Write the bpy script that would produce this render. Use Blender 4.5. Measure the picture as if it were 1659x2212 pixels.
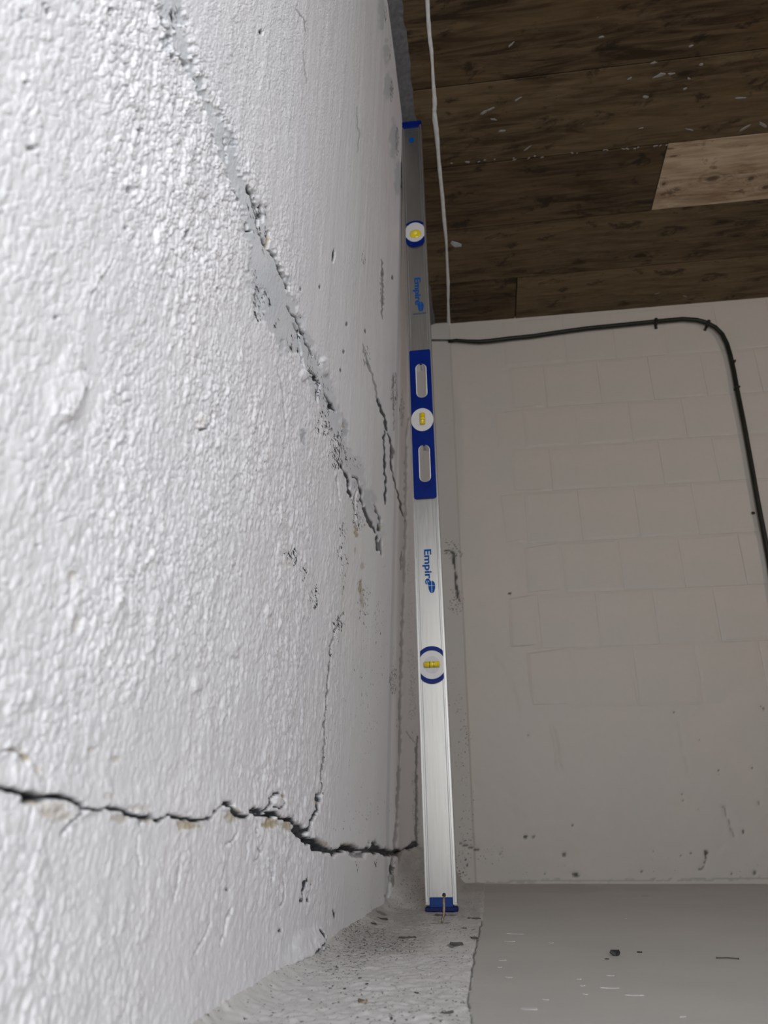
import bpy, bmesh, math, random
import numpy as np
from mathutils import Matrix, Vector

for o in list(bpy.data.objects):
    bpy.data.objects.remove(o)
SC = bpy.context.scene
COL = SC.collection
random.seed(7)

# ------------------------------------------------------------------ camera
F = 1661.0                      # focal length in pixels of a 1659 x 2212 frame
CX, CY = 829.5, 1106.0
CAM = np.array([0.0, 0.0, 0.128])
R = np.array([[0.99170382, 0.05531489, 0.11603359],
              [0.12841602, -0.38607302, -0.91348615],
              [-0.00573195, 0.92080828, -0.3899734]])   # rows: world axes seen by the camera
cd = bpy.data.cameras.new('camera')
cam = bpy.data.objects.new('camera', cd)
COL.objects.link(cam)
m4 = Matrix.Identity(4)
for i in range(3):
    for j in range(3):
        m4[i][j] = R[i, j]
    m4[i][3] = CAM[i]
cam.matrix_world = m4
cd.sensor_fit = 'HORIZONTAL'
cd.sensor_width = 36.0
cd.lens = 36.0 * F / 1659.0
cd.clip_start = 0.01
cd.dof.use_dof = True
cd.dof.focus_distance = 1.05
cd.dof.aperture_fstop = 12.0
SC.camera = cam

# ------------------------------------------------------------------ world, light, exposure
w = bpy.data.worlds.new('world')
SC.world = w
w.use_nodes = True
bg = w.node_tree.nodes['Background']
bg.inputs[0].default_value = (0.90, 0.95, 1.0, 1)
bg.inputs[1].default_value = 0.40

def area(name, loc, target, sx, sy, power, col):
    l = bpy.data.lights.new(name, 'AREA')
    l.shape = 'RECTANGLE'
    l.size, l.size_y, l.energy, l.color = sx, sy, power, col
    o = bpy.data.objects.new(name, l)
    COL.objects.link(o)
    o.location = loc
    o.rotation_euler = (Vector(target) - Vector(loc)).to_track_quat('-Z', 'Y').to_euler()
    return o
area('doorway_daylight', (0.46, -0.66, 0.72), (-0.05, 0.9, 0.78), 0.85, 1.38, 21.0, (0.93, 0.965, 1.0))

area('warm_room_lamp', (2.1, 0.75, 1.75), (0.6, 2.5, 1.1), 0.20, 0.20, 4.5, (1.0, 0.84, 0.76))

SC.view_settings.view_transform = 'Standard'
SC.view_settings.look = 'None'
SC.view_settings.gamma = 1.0
SC.view_settings.use_curve_mapping = False
SC.view_settings.exposure = 0.27

# ------------------------------------------------------------------ measuring: pixel -> point on a surface of the room
YB, ZC = 2.56, 2.0247            # back wall, ceiling
A0, A1 = 0.2093, 0.1409          # left wall: distance from the camera plane at the floor, at the ceiling (it leans in)
KL = (A0 - A1) / ZC

def ray(p):
    v = np.array([(p[0] - CX) / F, -(p[1] - CY) / F, -1.0])
    return R @ v
def on_z(p, z=0.0):
    r = ray(p); return CAM + r * ((z - CAM[2]) / r[2])
def on_y(p, y=YB):
    r = ray(p); return CAM + r * ((y - CAM[1]) / r[1])
def on_left(p):
    r = ray(p); t = (-A0 + KL * CAM[2]) / (r[0] - KL * r[2]); return CAM + r * t
def project(P):
    c = (P - CAM) @ R
    d = np.minimum(c[..., 2], -1e-3)
    return CX - F * c[..., 0] / d, CY + F * c[..., 1] / d

# ------------------------------------------------------------------ noise
def hsh(ix, iy, seed):
    h = (ix.astype(np.int64) * 374761393 + iy.astype(np.int64) * 668265263 + seed * 1442695041) & 0xffffffff
    h = ((h ^ (h >> 13)) * 1274126177) & 0xffffffff
    h = ((h ^ (h >> 16)) * 2246822519) & 0xffffffff
    return ((h ^ (h >> 15)) & 0xffffff).astype(np.float32) / 16777215.0
def vnoise(x, y, seed=0):
    ix, iy = np.floor(x), np.floor(y)
    fx, fy = x - ix, y - iy
    fx = fx * fx * (3 - 2 * fx); fy = fy * fy * (3 - 2 * fy)
    a, b = hsh(ix, iy, seed), hsh(ix + 1, iy, seed)
    c, d = hsh(ix, iy + 1, seed), hsh(ix + 1, iy + 1, seed)
    return (a + (b - a) * fx) * (1 - fy) + (c + (d - c) * fx) * fy
def fbm(x, y, octv=4, seed=0):
    s, a, t = 0, 0.5, 0
    for k in range(octv):
        s = s + a * vnoise(x * 2 ** k + 17.3 * k, y * 2 ** k - 9.1 * k, seed + k); t += a; a *= 0.5
    return s / t
def worley(x, y, seed=0):
    ix, iy = np.floor(x), np.floor(y)
    f1 = np.full(x.shape, 9.0, np.float32); f2 = f1.copy(); idv = np.zeros(x.shape, np.float32)
    for dx in (-1, 0, 1):
        for dy in (-1, 0, 1):
            cx, cy = ix + dx, iy + dy
            hx = hsh(cx, cy, seed)
            d = np.sqrt((cx + hx - x) ** 2 + (cy + hsh(cx, cy, seed + 5) - y) ** 2)
            near = d < f1
            f2 = np.where(near, f1, np.minimum(f2, d))
            idv = np.where(near, hx, idv)
            f1 = np.where(near, d, f1)
    return f1, f2, idv
def sstep(a, b, x):
    t = np.clip((x - a) / (b - a), 0, 1); return t * t * (3 - 2 * t)

# ------------------------------------------------------------------ materials
def mat(name, base=(0.8, 0.8, 0.8), rough=0.5, metal=0.0, spec=0.5):
    m = bpy.data.materials.new(name); m.use_nodes = True
    b = m.node_tree.nodes['Principled BSDF']
    b.inputs['Base Color'].default_value = (*base, 1)
    b.inputs['Roughness'].default_value = rough
    b.inputs['Metallic'].default_value = metal
    b.inputs['Specular IOR Level'].default_value = spec
    return m, m.node_tree, b
class NB:
    def __init__(s, nt): s.nt = nt; s.N = nt.nodes; s.L = nt.links
    def n(s, t, **kw):
        x = s.N.new(t)
        for k, v in kw.items(): setattr(x, k, v)
        return x
    def put(s, sock, v):
        if hasattr(v, 'is_linked') or isinstance(v, bpy.types.NodeSocket): s.L.new(v, sock)
        else: sock.default_value = v
    def coord(s, scale=(1, 1, 1), rot=(0, 0, 0), kind='Object', off=None):
        t = s.n('ShaderNodeTexCoord'); m = s.n('ShaderNodeMapping')
        s.L.new(t.outputs[kind], m.inputs[0])
        m.inputs['Scale'].default_value = scale; m.inputs['Rotation'].default_value = rot
        if off is not None: s.put(m.inputs['Location'], off)
        return m.outputs[0]
    def noise(s, vec, scale, detail=4, rough=0.55, dist=0.0, col=False):
        x = s.n('ShaderNodeTexNoise'); s.L.new(vec, x.inputs['Vector'])
        x.inputs['Scale'].default_value = scale; x.inputs['Detail'].default_value = detail
        x.inputs['Roughness'].default_value = rough; x.inputs['Distortion'].default_value = dist
        return x.outputs['Color' if col else 'Fac']
    def mr(s, v, a, b, c=0.0, d=1.0):
        x = s.n('ShaderNodeMapRange'); s.put(x.inputs[0], v)
        for i, q in enumerate((a, b, c, d)): x.inputs[i + 1].default_value = q
        return x.outputs[0]
    def math(s, op, a, b=0.0):
        x = s.n('ShaderNodeMath', operation=op); s.put(x.inputs[0], a); s.put(x.inputs[1], b); return x.outputs[0]
    def mix(s, f, a, b, mode='MIX'):
        x = s.n('ShaderNodeMix', data_type='RGBA', blend_type=mode)
        s.put(x.inputs[0], f); s.put(x.inputs[6], a if not isinstance(a, tuple) else (*a, 1)); s.put(x.inputs[7], b if not isinstance(b, tuple) else (*b, 1))
        return x.outputs[2]
    def bump(s, h, strength, dist):
        x = s.n('ShaderNodeBump'); s.L.new(h, x.inputs['Height'])
        x.inputs['Strength'].default_value = strength; x.inputs['Distance'].default_value = dist
        return x.outputs[0]

def masked_paint(name, base, base2, rough, darkc, bluec, ochrec, fine, bump_s, speck_scale, masks=True):
    """paint with stain masks read from the 'stain' attribute: r dirt and painted edge shade, g grey-blue filler and second tone, b ochre, a specks"""
    m, nt, b = mat(name, base, rough)
    g = NB(nt)
    v = g.coord()
    if not masks:
        c = g.mix(g.mr(g.noise(v, 5.0, 3), 0.35, 0.65), base, base2)
        c = g.mix(g.mr(g.noise(v, 60.0, 3), 0.3, 0.75, 0.0, 0.25), c, tuple(x * 0.86 for x in base))
        oi = g.n('ShaderNodeObjectInfo')
        c = g.mix(g.mr(oi.outputs['Random'], 0.0, 1.0, 0.0, 0.06), c, (0.45, 0.42, 0.38))
        g.L.new(c, b.inputs['Base Color'])
        h = g.math('ADD', g.noise(g.coord(fine), 1.0, 5, 0.6), g.math('MULTIPLY', g.noise(v, 22.0, 3), 2.5))
        g.L.new(g.bump(h, bump_s, 0.0012), b.inputs['Normal'])
        return m
    at = g.n('ShaderNodeAttribute', attribute_name='stain')
    sep = g.n('ShaderNodeSeparateColor'); g.L.new(at.outputs['Color'], sep.inputs[0])
    big = g.noise(v, 5.0, 3)
    c = g.mix(g.mr(big, 0.35, 0.65), base, base2)
    mid = g.noise(v, 60.0, 3)
    c = g.mix(g.mr(mid, 0.3, 0.75, 0.0, 0.25), c, tuple(x * 0.86 for x in base))
    c = g.mix(sep.outputs[1], c, bluec)
    br = g.noise(v, 140.0, 4, 0.7)
    oc = g.math('MULTIPLY', sep.outputs[2], g.mr(br, 0.25, 0.6, 0.65, 1.0))
    c = g.mix(oc, c, ochrec)
    sp = g.noise(g.coord(speck_scale), 1.0, 3, 0.7)
    thr = g.math('SUBTRACT', 0.79, g.math('MULTIPLY', at.outputs['Alpha'], 0.44))
    spk = g.mr(g.math('SUBTRACT', sp, thr), 0.0, 0.05)
    dk = g.math('MAXIMUM', spk, g.mr(sep.outputs[0], 0.12, 0.72))
    c = g.mix(dk, c, darkc)
    g.L.new(c, b.inputs['Base Color'])
    h = g.noise(g.coord(fine), 1.0, 5, 0.6)
    h2 = g.math('SUBTRACT', h, g.math('MULTIPLY', dk, 0.6))
    g.L.new(g.bump(h2, bump_s, 0.001), b.inputs['Normal'])
    return m

M = {}
M['wall'] = masked_paint('white_stucco_paint', (0.80, 0.79, 0.81), (0.80, 0.78, 0.79), 0.52,
                         (0.035, 0.04, 0.045), (0.47, 0.50, 0.535), (0.42, 0.33, 0.18), (150, 420, 260), 0.55, (200, 85, 170))
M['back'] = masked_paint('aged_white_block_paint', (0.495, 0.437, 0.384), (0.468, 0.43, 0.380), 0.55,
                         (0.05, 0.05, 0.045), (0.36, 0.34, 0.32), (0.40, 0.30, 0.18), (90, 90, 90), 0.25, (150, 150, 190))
M['brick'] = masked_paint('painted_block_face', (0.50, 0.438, 0.382), (0.47, 0.428, 0.376), 0.55, (0, 0, 0), (0, 0, 0), (0, 0, 0), (90, 90, 90), 0.3, (90, 90, 90), False)
M['floor'] = masked_paint('worn_grey_floor_paint', (0.45, 0.425, 0.395), (0.41, 0.395, 0.37), 0.5,
                          (0.045, 0.045, 0.045), (0.60, 0.585, 0.57), (0.24, 0.225, 0.21), (160, 110, 160), 0.3, (330, 150, 200))
def simple(name, c, rough=0.5, metal=0.0, var=0.1, scale=40.0, bump=0.1, stretch=(1, 1, 1), spec=0.5):
    m, nt, b = mat(name, c, rough, metal, spec); g = NB(nt)
    n = g.noise(g.coord(stretch), scale, 4)
    g.L.new(g.mix(g.mr(n, 0.3, 0.7), tuple(x * (1 - var) for x in c), tuple(min(1, x * (1 + var)) for x in c)), b.inputs['Base Color'])
    g.L.new(g.bump(n, bump, 0.001), b.inputs['Normal'])
    g.L.new(g.mr(n, 0.3, 0.7, rough * 0.85, min(1, rough * 1.15)), b.inputs['Roughness'])
    return m
M['alu'] = simple('brushed_aluminium', (0.34, 0.327, 0.306), 0.34, 0.95, 0.05, 12.0, 0.04, (30, 30, 1))
M['alu_edge'] = simple('machined_aluminium_rail', (0.42, 0.41, 0.39), 0.30, 0.9, 0.04, 12.0, 0.03, (30, 30, 1))
M['groove'] = simple('dull_grey_groove', (0.30, 0.30, 0.30), 0.5, 0.6, 0.1, 30, 0.03)
M['blue'] = simple('blue_plastic', (0.0004, 0.011, 0.125), 0.38, 0, 0.12, 30, 0.05, spec=0.12)
M['blue_cap'] = simple('blue_rubber_end_cap', (0.001, 0.028, 0.15), 0.45, 0, 0.15, 60, 0.08, spec=0.2)
M['navy'] = simple('dark_blue_rubber_lip', (0.0005, 0.004, 0.06), 0.5, 0, 0.15, 60, 0.08, spec=0.2)
M['print'] = simple('blue_printed_ink', (0.003, 0.060, 0.24), 0.6, 0, 0.08, 60, 0.02, spec=0.1)
M['greyink'] = simple('grey_printed_ink', (0.05, 0.075, 0.11), 0.6, 0, 0.08, 60, 0.02, spec=0.1)
M['white'] = simple('white_vial_plastic', (0.50, 0.475, 0.465), 0.35, 0, 0.04, 60, 0.02)
M['cup'] = simple('grey_vial_cup', (0.42, 0.41, 0.40), 0.35, 0, 0.08, 60, 0.02)
M['yellow'] = simple('yellow_vial_liquid', (0.62, 0.46, 0.01), 0.15, 0, 0.1, 60, 0.0)
M['liner'] = simple('light_grey_grip_liner', (0.66, 0.65, 0.64), 0.4, 0, 0.05, 60, 0.02)
M['black'] = simple('black_marking', (0.03, 0.03, 0.02), 0.5, 0, 0.1, 60, 0.0)
M['cable'] = simple('dark_olive_cable_sheath', (0.014, 0.015, 0.010), 0.45, 0, 0.35, 25, 0.15, spec=0.25)
M['strap'] = simple('blackened_cable_clip', (0.02, 0.02, 0.016), 0.5, 0.3, 0.3, 80, 0.15)
M['caulk'] = simple('white_caulk', (0.62, 0.62, 0.60), 0.55, 0, 0.12, 60, 0.3)
M['mortar'] = simple('grey_mortar', (0.10, 0.097, 0.10), 0.8, 0, 0.3, 90, 0.6)
M['gap'] = simple('dark_joint', (0.018, 0.014, 0.011), 0.9, 0, 0.3, 60, 0.2)
M['rust'] = simple('rusty_nail_steel', (0.20, 0.16, 0.11), 0.5, 0.5, 0.6, 160, 0.4)
M['debris'] = simple('black_leaf_debris', (0.012, 0.011, 0.010), 0.7, 0, 0.4, 200, 0.4)
M['sliver'] = simple('dark_brown_sliver', (0.05, 0.042, 0.036), 0.7, 0, 0.4, 200, 0.4)
M['flake'] = simple('pale_paint_flake', (0.50, 0.49, 0.47), 0.55, 0, 0.08, 200, 0.2)

def wood(name, a, b_, c_, seed, knots=()):
    m, nt, bs = mat(name, a, 0.6, 0.0, 0.3); g = NB(nt)
    off = (seed * 3.7, seed * 1.9, 0)
    v = g.coord((1.1, 9, 9), off=off)
    blot = g.noise(g.coord((2.2, 5, 5), off=off), 1.0, 5, 0.6, 0.6)
    grain = g.noise(v, 4.0, 7, 0.68, 0.9)
    fine = g.noise(g.coord((6, 150, 150), off=off), 1.0, 4, 0.6)
    c = g.mix(g.mr(blot, 0.40, 0.58), a, b_)
    c = g.mix(g.mr(grain, 0.40, 0.66), c, c_)
    c = g.mix(g.mr(fine, 0.3, 0.7, 0.0, 0.30), c, tuple(x * 0.45 for x in a))
    stain = g.noise(g.coord((9, 16, 16), off=off), 1.0, 6, 0.7, 0.4)
    c = g.mix(g.mr(stain, 0.56, 0.64, 0.0, 0.75), c, tuple(x * 0.35 for x in b_))
    scuff = g.noise(g.coord((30, 46, 40), off=off), 1.0, 5, 0.75)
    c = g.mix(g.mr(scuff, 0.70, 0.74, 0.0, 0.5), c, (0.30, 0.26, 0.21))
    for kx, ky, rx, ry in knots:                            # printed knots with a few growth rings
        wv = g.noise(g.coord((18, 30, 30)), 1.0, 3)
        kv = g.n('ShaderNodeVectorMath', operation='LENGTH')
        g.L.new(g.coord((1 / rx, 1 / ry, 0), off=(-kx / rx, -ky / ry, 0)), kv.inputs[0])
        d = g.math('ADD', kv.outputs['Value'], g.math('MULTIPLY', g.math('SUBTRACT', wv, 0.5), 0.9))
        ringw = g.math('MULTIPLY', g.mr(g.math('SINE', g.math('MULTIPLY', d, 11.0)), -0.2, 1.0), g.mr(d, 0.5, 1.5, 0.55, 0.0))
        c = g.mix(ringw, c, tuple(x * 0.5 for x in b_))
        c = g.mix(g.mr(d, 0.30, 0.62, 0.9, 0.0), c, tuple(x * 0.42 for x in b_))
    g.L.new(c, bs.inputs['Base Color'])
    g.L.new(g.bump(grain, 0.25, 0.002), bs.inputs['Normal'])
    return m
DARKW = ((0.066, 0.037, 0.013), (0.020, 0.0095, 0.0025), (0.118, 0.078, 0.038))
MIDW = ((0.128, 0.084, 0.038), (0.060, 0.034, 0.012), (0.175, 0.125, 0.066))
LIGHTW = ((0.47, 0.345, 0.225), (0.24, 0.145, 0.075), (0.56, 0.43, 0.30))

# ------------------------------------------------------------------ object helpers
def tag(o, label=None, cat=None, group=None, kind=None):
    if label: o['label'] = label
    if cat: o['category'] = cat
    if group: o['group'] = group
    if kind: o['kind'] = kind
    return o
def empty(name, loc=(0, 0, 0)):
    o = bpy.data.objects.new(name, None); COL.objects.link(o); o.location = loc
    o.empty_display_size = 0.02
    return o
def link(name, me, m, parent=None):
    o = bpy.data.objects.new(name, me); COL.objects.link(o)
    if m is not None and not me.materials: me.materials.append(m)
    if parent is not None: o.parent = parent
    return o
def obj(name, bm, m, parent=None, smooth=False, origin=None):
    bmesh.ops.recalc_face_normals(bm, faces=bm.faces)
    if origin is not None: bmesh.ops.translate(bm, verts=bm.verts, vec=-Vector(origin))
    me = bpy.data.meshes.new(name); bm.to_mesh(me); bm.free()
    if smooth: me.polygons.foreach_set('use_smooth', [True] * len(me.polygons))
    o = link(name, me, m, parent)
    if origin is not None: o.location = origin
    return o
def np_mesh(name, V, Q, stain=None, m=None, smooth=True):
    me = bpy.data.meshes.new(name)
    nv, nf = len(V), len(Q)
    me.vertices.add(nv); me.vertices.foreach_set('co', np.ascontiguousarray(V, np.float32).ravel())
    me.loops.add(nf * 4); me.loops.foreach_set('vertex_index', np.ascontiguousarray(Q, np.int32).ravel())
    me.polygons.add(nf)
    me.polygons.foreach_set('loop_start', np.arange(0, nf * 4, 4, dtype=np.int32))
    me.polygons.foreach_set('use_smooth', np.full(nf, smooth))
    me.update(calc_edges=True)
    if stain is not None:
        a = me.color_attributes.new('stain', 'FLOAT_COLOR', 'POINT')
        a.data.foreach_set('color', np.ascontiguousarray(stain, np.float32).ravel())
    if m: me.materials.append(m)
    return me
def box_bm(bm, c, s, bevel=0.0, seg=1):
    r = bmesh.ops.create_cube(bm, size=1.0)
    bmesh.ops.scale(bm, vec=s, verts=r['verts']); bmesh.ops.translate(bm, vec=c, verts=r['verts'])
    if bevel > 0:
        es = list({e for v in r['verts'] for e in v.link_edges})
        bmesh.ops.bevel(bm, geom=es, offset=bevel, segments=seg, affect='EDGES', profile=0.5)
def tube_bm(bm, pts, rad, n=10, flat=None):
    """tube through pts; rad scalar or list; flat=(axis, factor) squashes the section"""
    P = [Vector(p) for p in pts]; rings = []
    for i, p in enumerate(P):
        t = (P[min(i + 1, len(P) - 1)] - P[max(i - 1, 0)]).normalized()
        a = Vector((0, 0, 1)) if abs(t.z) < 0.9 else Vector((1, 0, 0))
        u = t.cross(a).normalized(); v = u.cross(t).normalized()
        r = rad[i] if hasattr(rad, '__len__') else rad
        ring = []
        for k in range(n):
            th = 2 * math.pi * k / n
            d = u * math.cos(th) * r + v * math.sin(th) * r
            if flat: d[flat[0]] *= flat[1]
            ring.append(bm.verts.new(p + d))
        rings.append(ring)
    for a, b in zip(rings[:-1], rings[1:]):
        for k in range(n):
            bm.faces.new((a[k], a[(k + 1) % n], b[(k + 1) % n], b[k]))
    bm.faces.new(rings[0]); bm.faces.new(rings[-1])
def plate_bm(outer, holes, y0, y1):
    """flat plate in xz with holes, from y0 (front) to y1 (back)"""
    bm = bmesh.new()
    for loop in [outer] + holes:
        vs = [bm.verts.new((x, y0, z)) for x, z in loop]
        for a, b in zip(vs, vs[1:] + vs[:1]): bm.edges.new((a, b))
    bmesh.ops.triangle_fill(bm, use_beauty=True, use_dissolve=False, edges=bm.edges[:])
    r = bmesh.ops.extrude_face_region(bm, geom=bm.faces[:])
    bmesh.ops.translate(bm, vec=(0, y1 - y0, 0), verts=[v for v in r['geom'] if isinstance(v, bmesh.types.BMVert)])
    return bm
def arc(cx, cz, rx, rz, a0, a1, n):
    return [(cx + rx * math.cos(math.radians(a0 + (a1 - a0) * i / n)), cz + rz * math.sin(math.radians(a0 + (a1 - a0) * i / n))) for i in range(n + 1)]
def stadium(cx, z0, z1, r, n=10):
    return arc(cx, z1 - r, r, r, 0, 180, n) + arc(cx, z0 + r, r, r, 180, 360, n)
def rrect(x0, x1, z0, z1, r, n=3):
    return arc(x1 - r, z1 - r, r, r, 0, 90, n) + arc(x0 + r, z1 - r, r, r, 90, 180, n) + arc(x0 + r, z0 + r, r, r, 180, 270, n) + arc(x1 - r, z0 + r, r, r, 270, 360, n)

# ------------------------------------------------------------------ surface field: displacement and stain masks on a grid
class Field:
    def __init__(s, P, tile=24):
        s.nr, s.nc = P.shape[:2]
        s.U, s.V = project(P)
        s.D = np.zeros(s.U.shape, np.float32)
        s.S = np.zeros(s.U.shape + (4,), np.float32)
        s.t = tile; s.bb = []
        for a in range(0, s.nr, tile):
            for b in range(0, s.nc, tile):
                u = s.U[a:a + tile + 1, b:b + tile + 1]; v = s.V[a:a + tile + 1, b:b + tile + 1]
                s.bb.append((u.min(), u.max(), v.min(), v.max(), a, b))
        s.bb = np.array(s.bb); s.rng = np.random.default_rng(3)
    def tiles(s, u0, u1, v0, v1):
        k = (s.bb[:, 0] <= u1) & (s.bb[:, 1] >= u0) & (s.bb[:, 2] <= v1) & (s.bb[:, 3] >= v0)
        for r in s.bb[k]:
            a, b = int(r[4]), int(r[5]); yield slice(a, a + s.t), slice(b, b + s.t)
    def jag(s, pts, amp, step=7.0):
        out = []
        for (x0, y0), (x1, y1) in zip(pts[:-1], pts[1:]):
            n = max(1, int(math.hypot(x1 - x0, y1 - y0) / step))
            for i in range(n):
                t = i / n; j = amp if i else amp * 0.3
                out.append((x0 + (x1 - x0) * t + s.rng.uniform(-j, j), y0 + (y1 - y0) * t + s.rng.uniform(-j, j)))
        out.append(pts[-1]); return out
    def dist(s, pts, reach):
        """per tile: distance and signed side to the polyline"""
        xs = [p[0] for p in pts]; ys = [p[1] for p in pts]
        for sl in s.tiles(min(xs) - reach, max(xs) + reach, min(ys) - reach, max(ys) + reach):
            u, v = s.U[sl], s.V[sl]
            best = np.full(u.shape, 1e9); side = np.zeros(u.shape); tt = np.zeros(u.shape)
            n = len(pts) - 1
            u0, u1, v0, v1 = u.min() - reach, u.max() + reach, v.min() - reach, v.max() + reach
            for i in range(n):
                (x0, y0), (x1, y1) = pts[i], pts[i + 1]
                if max(x0, x1) < u0 or min(x0, x1) > u1 or max(y0, y1) < v0 or min(y0, y1) > v1: continue
                dx, dy = x1 - x0, y1 - y0; L = dx * dx + dy * dy + 1e-9
                t = np.clip(((u - x0) * dx + (v - y0) * dy) / L, 0, 1)
                d = np.hypot(u - x0 - t * dx, v - y0 - t * dy)
                cr = (u - x0) * dy - (v - y0) * dx
                k = d < best
                best = np.where(k, d, best); side = np.where(k, np.sign(cr), side); tt = np.where(k, (i + t) / n, tt)
            yield sl, best, side, tt
    def crack(s, pts, w, depth, dark=1.0, jag=2.0, ch=0, taper=True, speck=0.0):
        pts = s.jag(pts, jag)
        for sl, d, sd, t in s.dist(pts, w * 3 + 8):
            ww = w * (0.22 + 1.75 * vnoise(s.U[sl] / 8.0, s.V[sl] / 8.0, 77) ** 1.6)
            if taper: ww = ww * np.clip(np.minimum(t, 1 - t) * 10 + 0.35, 0, 1)
            k = 1 - sstep(ww * 0.5, ww + 1.6, d)
            s.D[sl] -= depth * k
            s.S[sl][..., ch] = np.maximum(s.S[sl][..., ch], dark * k)
            if speck: s.S[sl][..., 3] = np.maximum(s.S[sl][..., 3], speck * (1 - sstep(0, w * 3 + 8, d)))
    def ledge(s, pts, amp, reach, jag=1.0, side=1):
        """raise one side of the line by amp, fading out over reach"""
        pts = s.jag(pts, jag)
        for sl, d, sd, t in s.dist(pts, reach * 1.2):
            k = np.where(sd == side, np.exp(-(d / (reach * 0.45)) ** 2), 0) * np.clip(np.minimum(t, 1 - t) * 6, 0, 1)
            s.D[sl] += amp * k
    def blob(s, x, y, rx, ry, amp=0.0, ch=None, val=1.0, rot=0.0, rough=0.5, p=1.0):
        r = max(rx, ry) * 1.8; c, q = math.cos(rot), math.sin(rot)
        for sl in s.tiles(x - r, x + r, y - r, y + r):
            du, dv = s.U[sl] - x, s.V[sl] - y
            a, b = (du * c + dv * q) / rx, (-du * q + dv * c) / ry
            d = np.hypot(a, b) + rough * (fbm(s.U[sl] / (rx + ry) * 4, s.V[sl] / (rx + ry) * 4, 3, int(x + y)) - 0.5) * 1.6
            k = (1 - sstep(0.55, 1.0, d)) ** p
            s.D[sl] += amp * k
            if ch is not None: s.S[sl][..., ch] = np.maximum(s.S[sl][..., ch], val * k)
    def poly(s, pts, soft=8.0):
        xs = [p[0] for p in pts]; ys = [p[1] for p in pts]
        cl = pts + [pts[0]]
        for sl, d, sd, t in s.dist(cl, max(max(xs) - min(xs), max(ys) - min(ys))):
            u, v = s.U[sl], s.V[sl]; ins = np.zeros(u.shape, bool)
            for (x0, y0), (x1, y1) in zip(cl[:-1], cl[1:]):
                c = ((y0 > v) != (y1 > v)) & (u < (x1 - x0) * (v - y0) / (y1 - y0 + 1e-9) + x0)
                ins ^= c
            dd = np.where(ins, d, -d) + (fbm(u / 14.0, v / 14.0, 3, 31) - 0.5) * soft * 2.2
            yield sl, sstep(-soft * 0.3, soft * 0.5, dd)

def grid_quads(nr, nc):
    i = np.arange(nr * nc).reshape(nr, nc)
    return np.stack([i[:-1, :-1], i[:-1, 1:], i[1:, 1:], i[1:, :-1]], -1).reshape(-1, 4)

# ================================================================== LEFT WALL
yy = [0.15]
while yy[-1] < 1.36: yy.append(yy[-1] * 1.0034)
while yy[-1] < 2.585: yy.append(yy[-1] + 0.0095)
ycol = np.array(yy)
rows = np.concatenate([np.linspace(-0.95, -0.44, 12)[:-1], np.linspace(-0.44, 1.78, 1120), 1.78 * 1.15 ** np.arange(1, 16)])
Yg = np.broadcast_to(ycol, (len(rows), len(ycol))).copy()
Zg = np.clip(CAM[2] + Yg * rows[:, None], -0.012, ZC + 0.012)
step = 0.016 * sstep(1.835, 1.85, Yg)                       # the wall sets back a little past its vertical joint
Xg = -A0 + KL * Zg - step
Pg = np.stack([Xg, Yg, Zg], -1)
fl = Field(Pg)
def lumps(y, z):
    wy = fbm(y * 70, z * 55, 3, 4) - 0.5; wz = fbm(y * 70, z * 55, 3, 9) - 0.5
    f1, f2, i1 = worley(y / 0.0044 + wy * 2.0, z / 0.0082 + wz * 2.0, 1)
    g1, g2, i2 = worley(y / 0.0135 + wy * 1.4, z / 0.024 + wz * 1.4, 21)
    a = (1 - np.clip(f1, 0, 1.1) ** 2) * (0.35 + 0.65 * i1) * sstep(0.0, 0.22, f2 - f1)
    b = (1 - np.clip(g1, 0, 1.1) ** 2) * sstep(0.55, 0.8, i2) * sstep(0.0, 0.2, g2 - g1)
    e1, e2, i3 = worley(y / 0.0030 + wy * 1.6, z / 0.0052 + wz * 1.6, 51)
    c = (1 - np.clip(e1, 0, 1.1) ** 2) * (0.4 + 0.6 * i3)
    return 0.00135 * a + 0.0008 * b + 0.00050 * c + 0.0014 * (fbm(y * 36, z * 20, 3, 40) - 0.5) + 0.0013 * (fbm(y * 190 + wz * 3, z * 90, 3, 60) - 0.5)
tex = lumps(Yg.astype(np.float32), Zg.astype(np.float32))
amp = 0.55 + 0.7 * sstep(0.35, 0.65, fbm(Yg * 9, Zg * 7, 3, 90))
below = Zg < 0.11
# smooth trowelled finish beyond the diagonal patch; texture elsewhere
smooth_line = [(-60, -900), (330, -40), (450, 240), (560, 470), (600, 660), (690, 830), (740, 1000), (735, 1350), (690, 1700), (690, 2250)]
xs_ = np.interp(fl.V, [p[1] for p in smooth_line], [p[0] for p in smooth_line])
amp = amp * (1 - 0.62 * sstep(0, 70, fl.U - xs_)) * (1 - 0.35 * sstep(600, 760, fl.U))
patch = [(318, -60), (356, 60), (384, 130), (410, 170), (440, 250), (470, 330), (495, 400), (522, 450), (530, 500), (540, 600), (552, 690), (585, 720),
         (612, 765), (655, 770), (676, 830), (694, 890), (722, 960), (738, 1010), (762, 1060), (790, 1110), (816, 1160), (828, 1150), (824, 1110), (800, 1060),
         (772, 985), (748, 940), (738, 905), (728, 850), (700, 790), (668, 730), (640, 660), (612, 590), (588, 520), (572, 450), (560, 425), (532, 395), (512, 310), (480, 250), (446, 200), (418, 130), (404, 60), (402, -60)]
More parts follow.
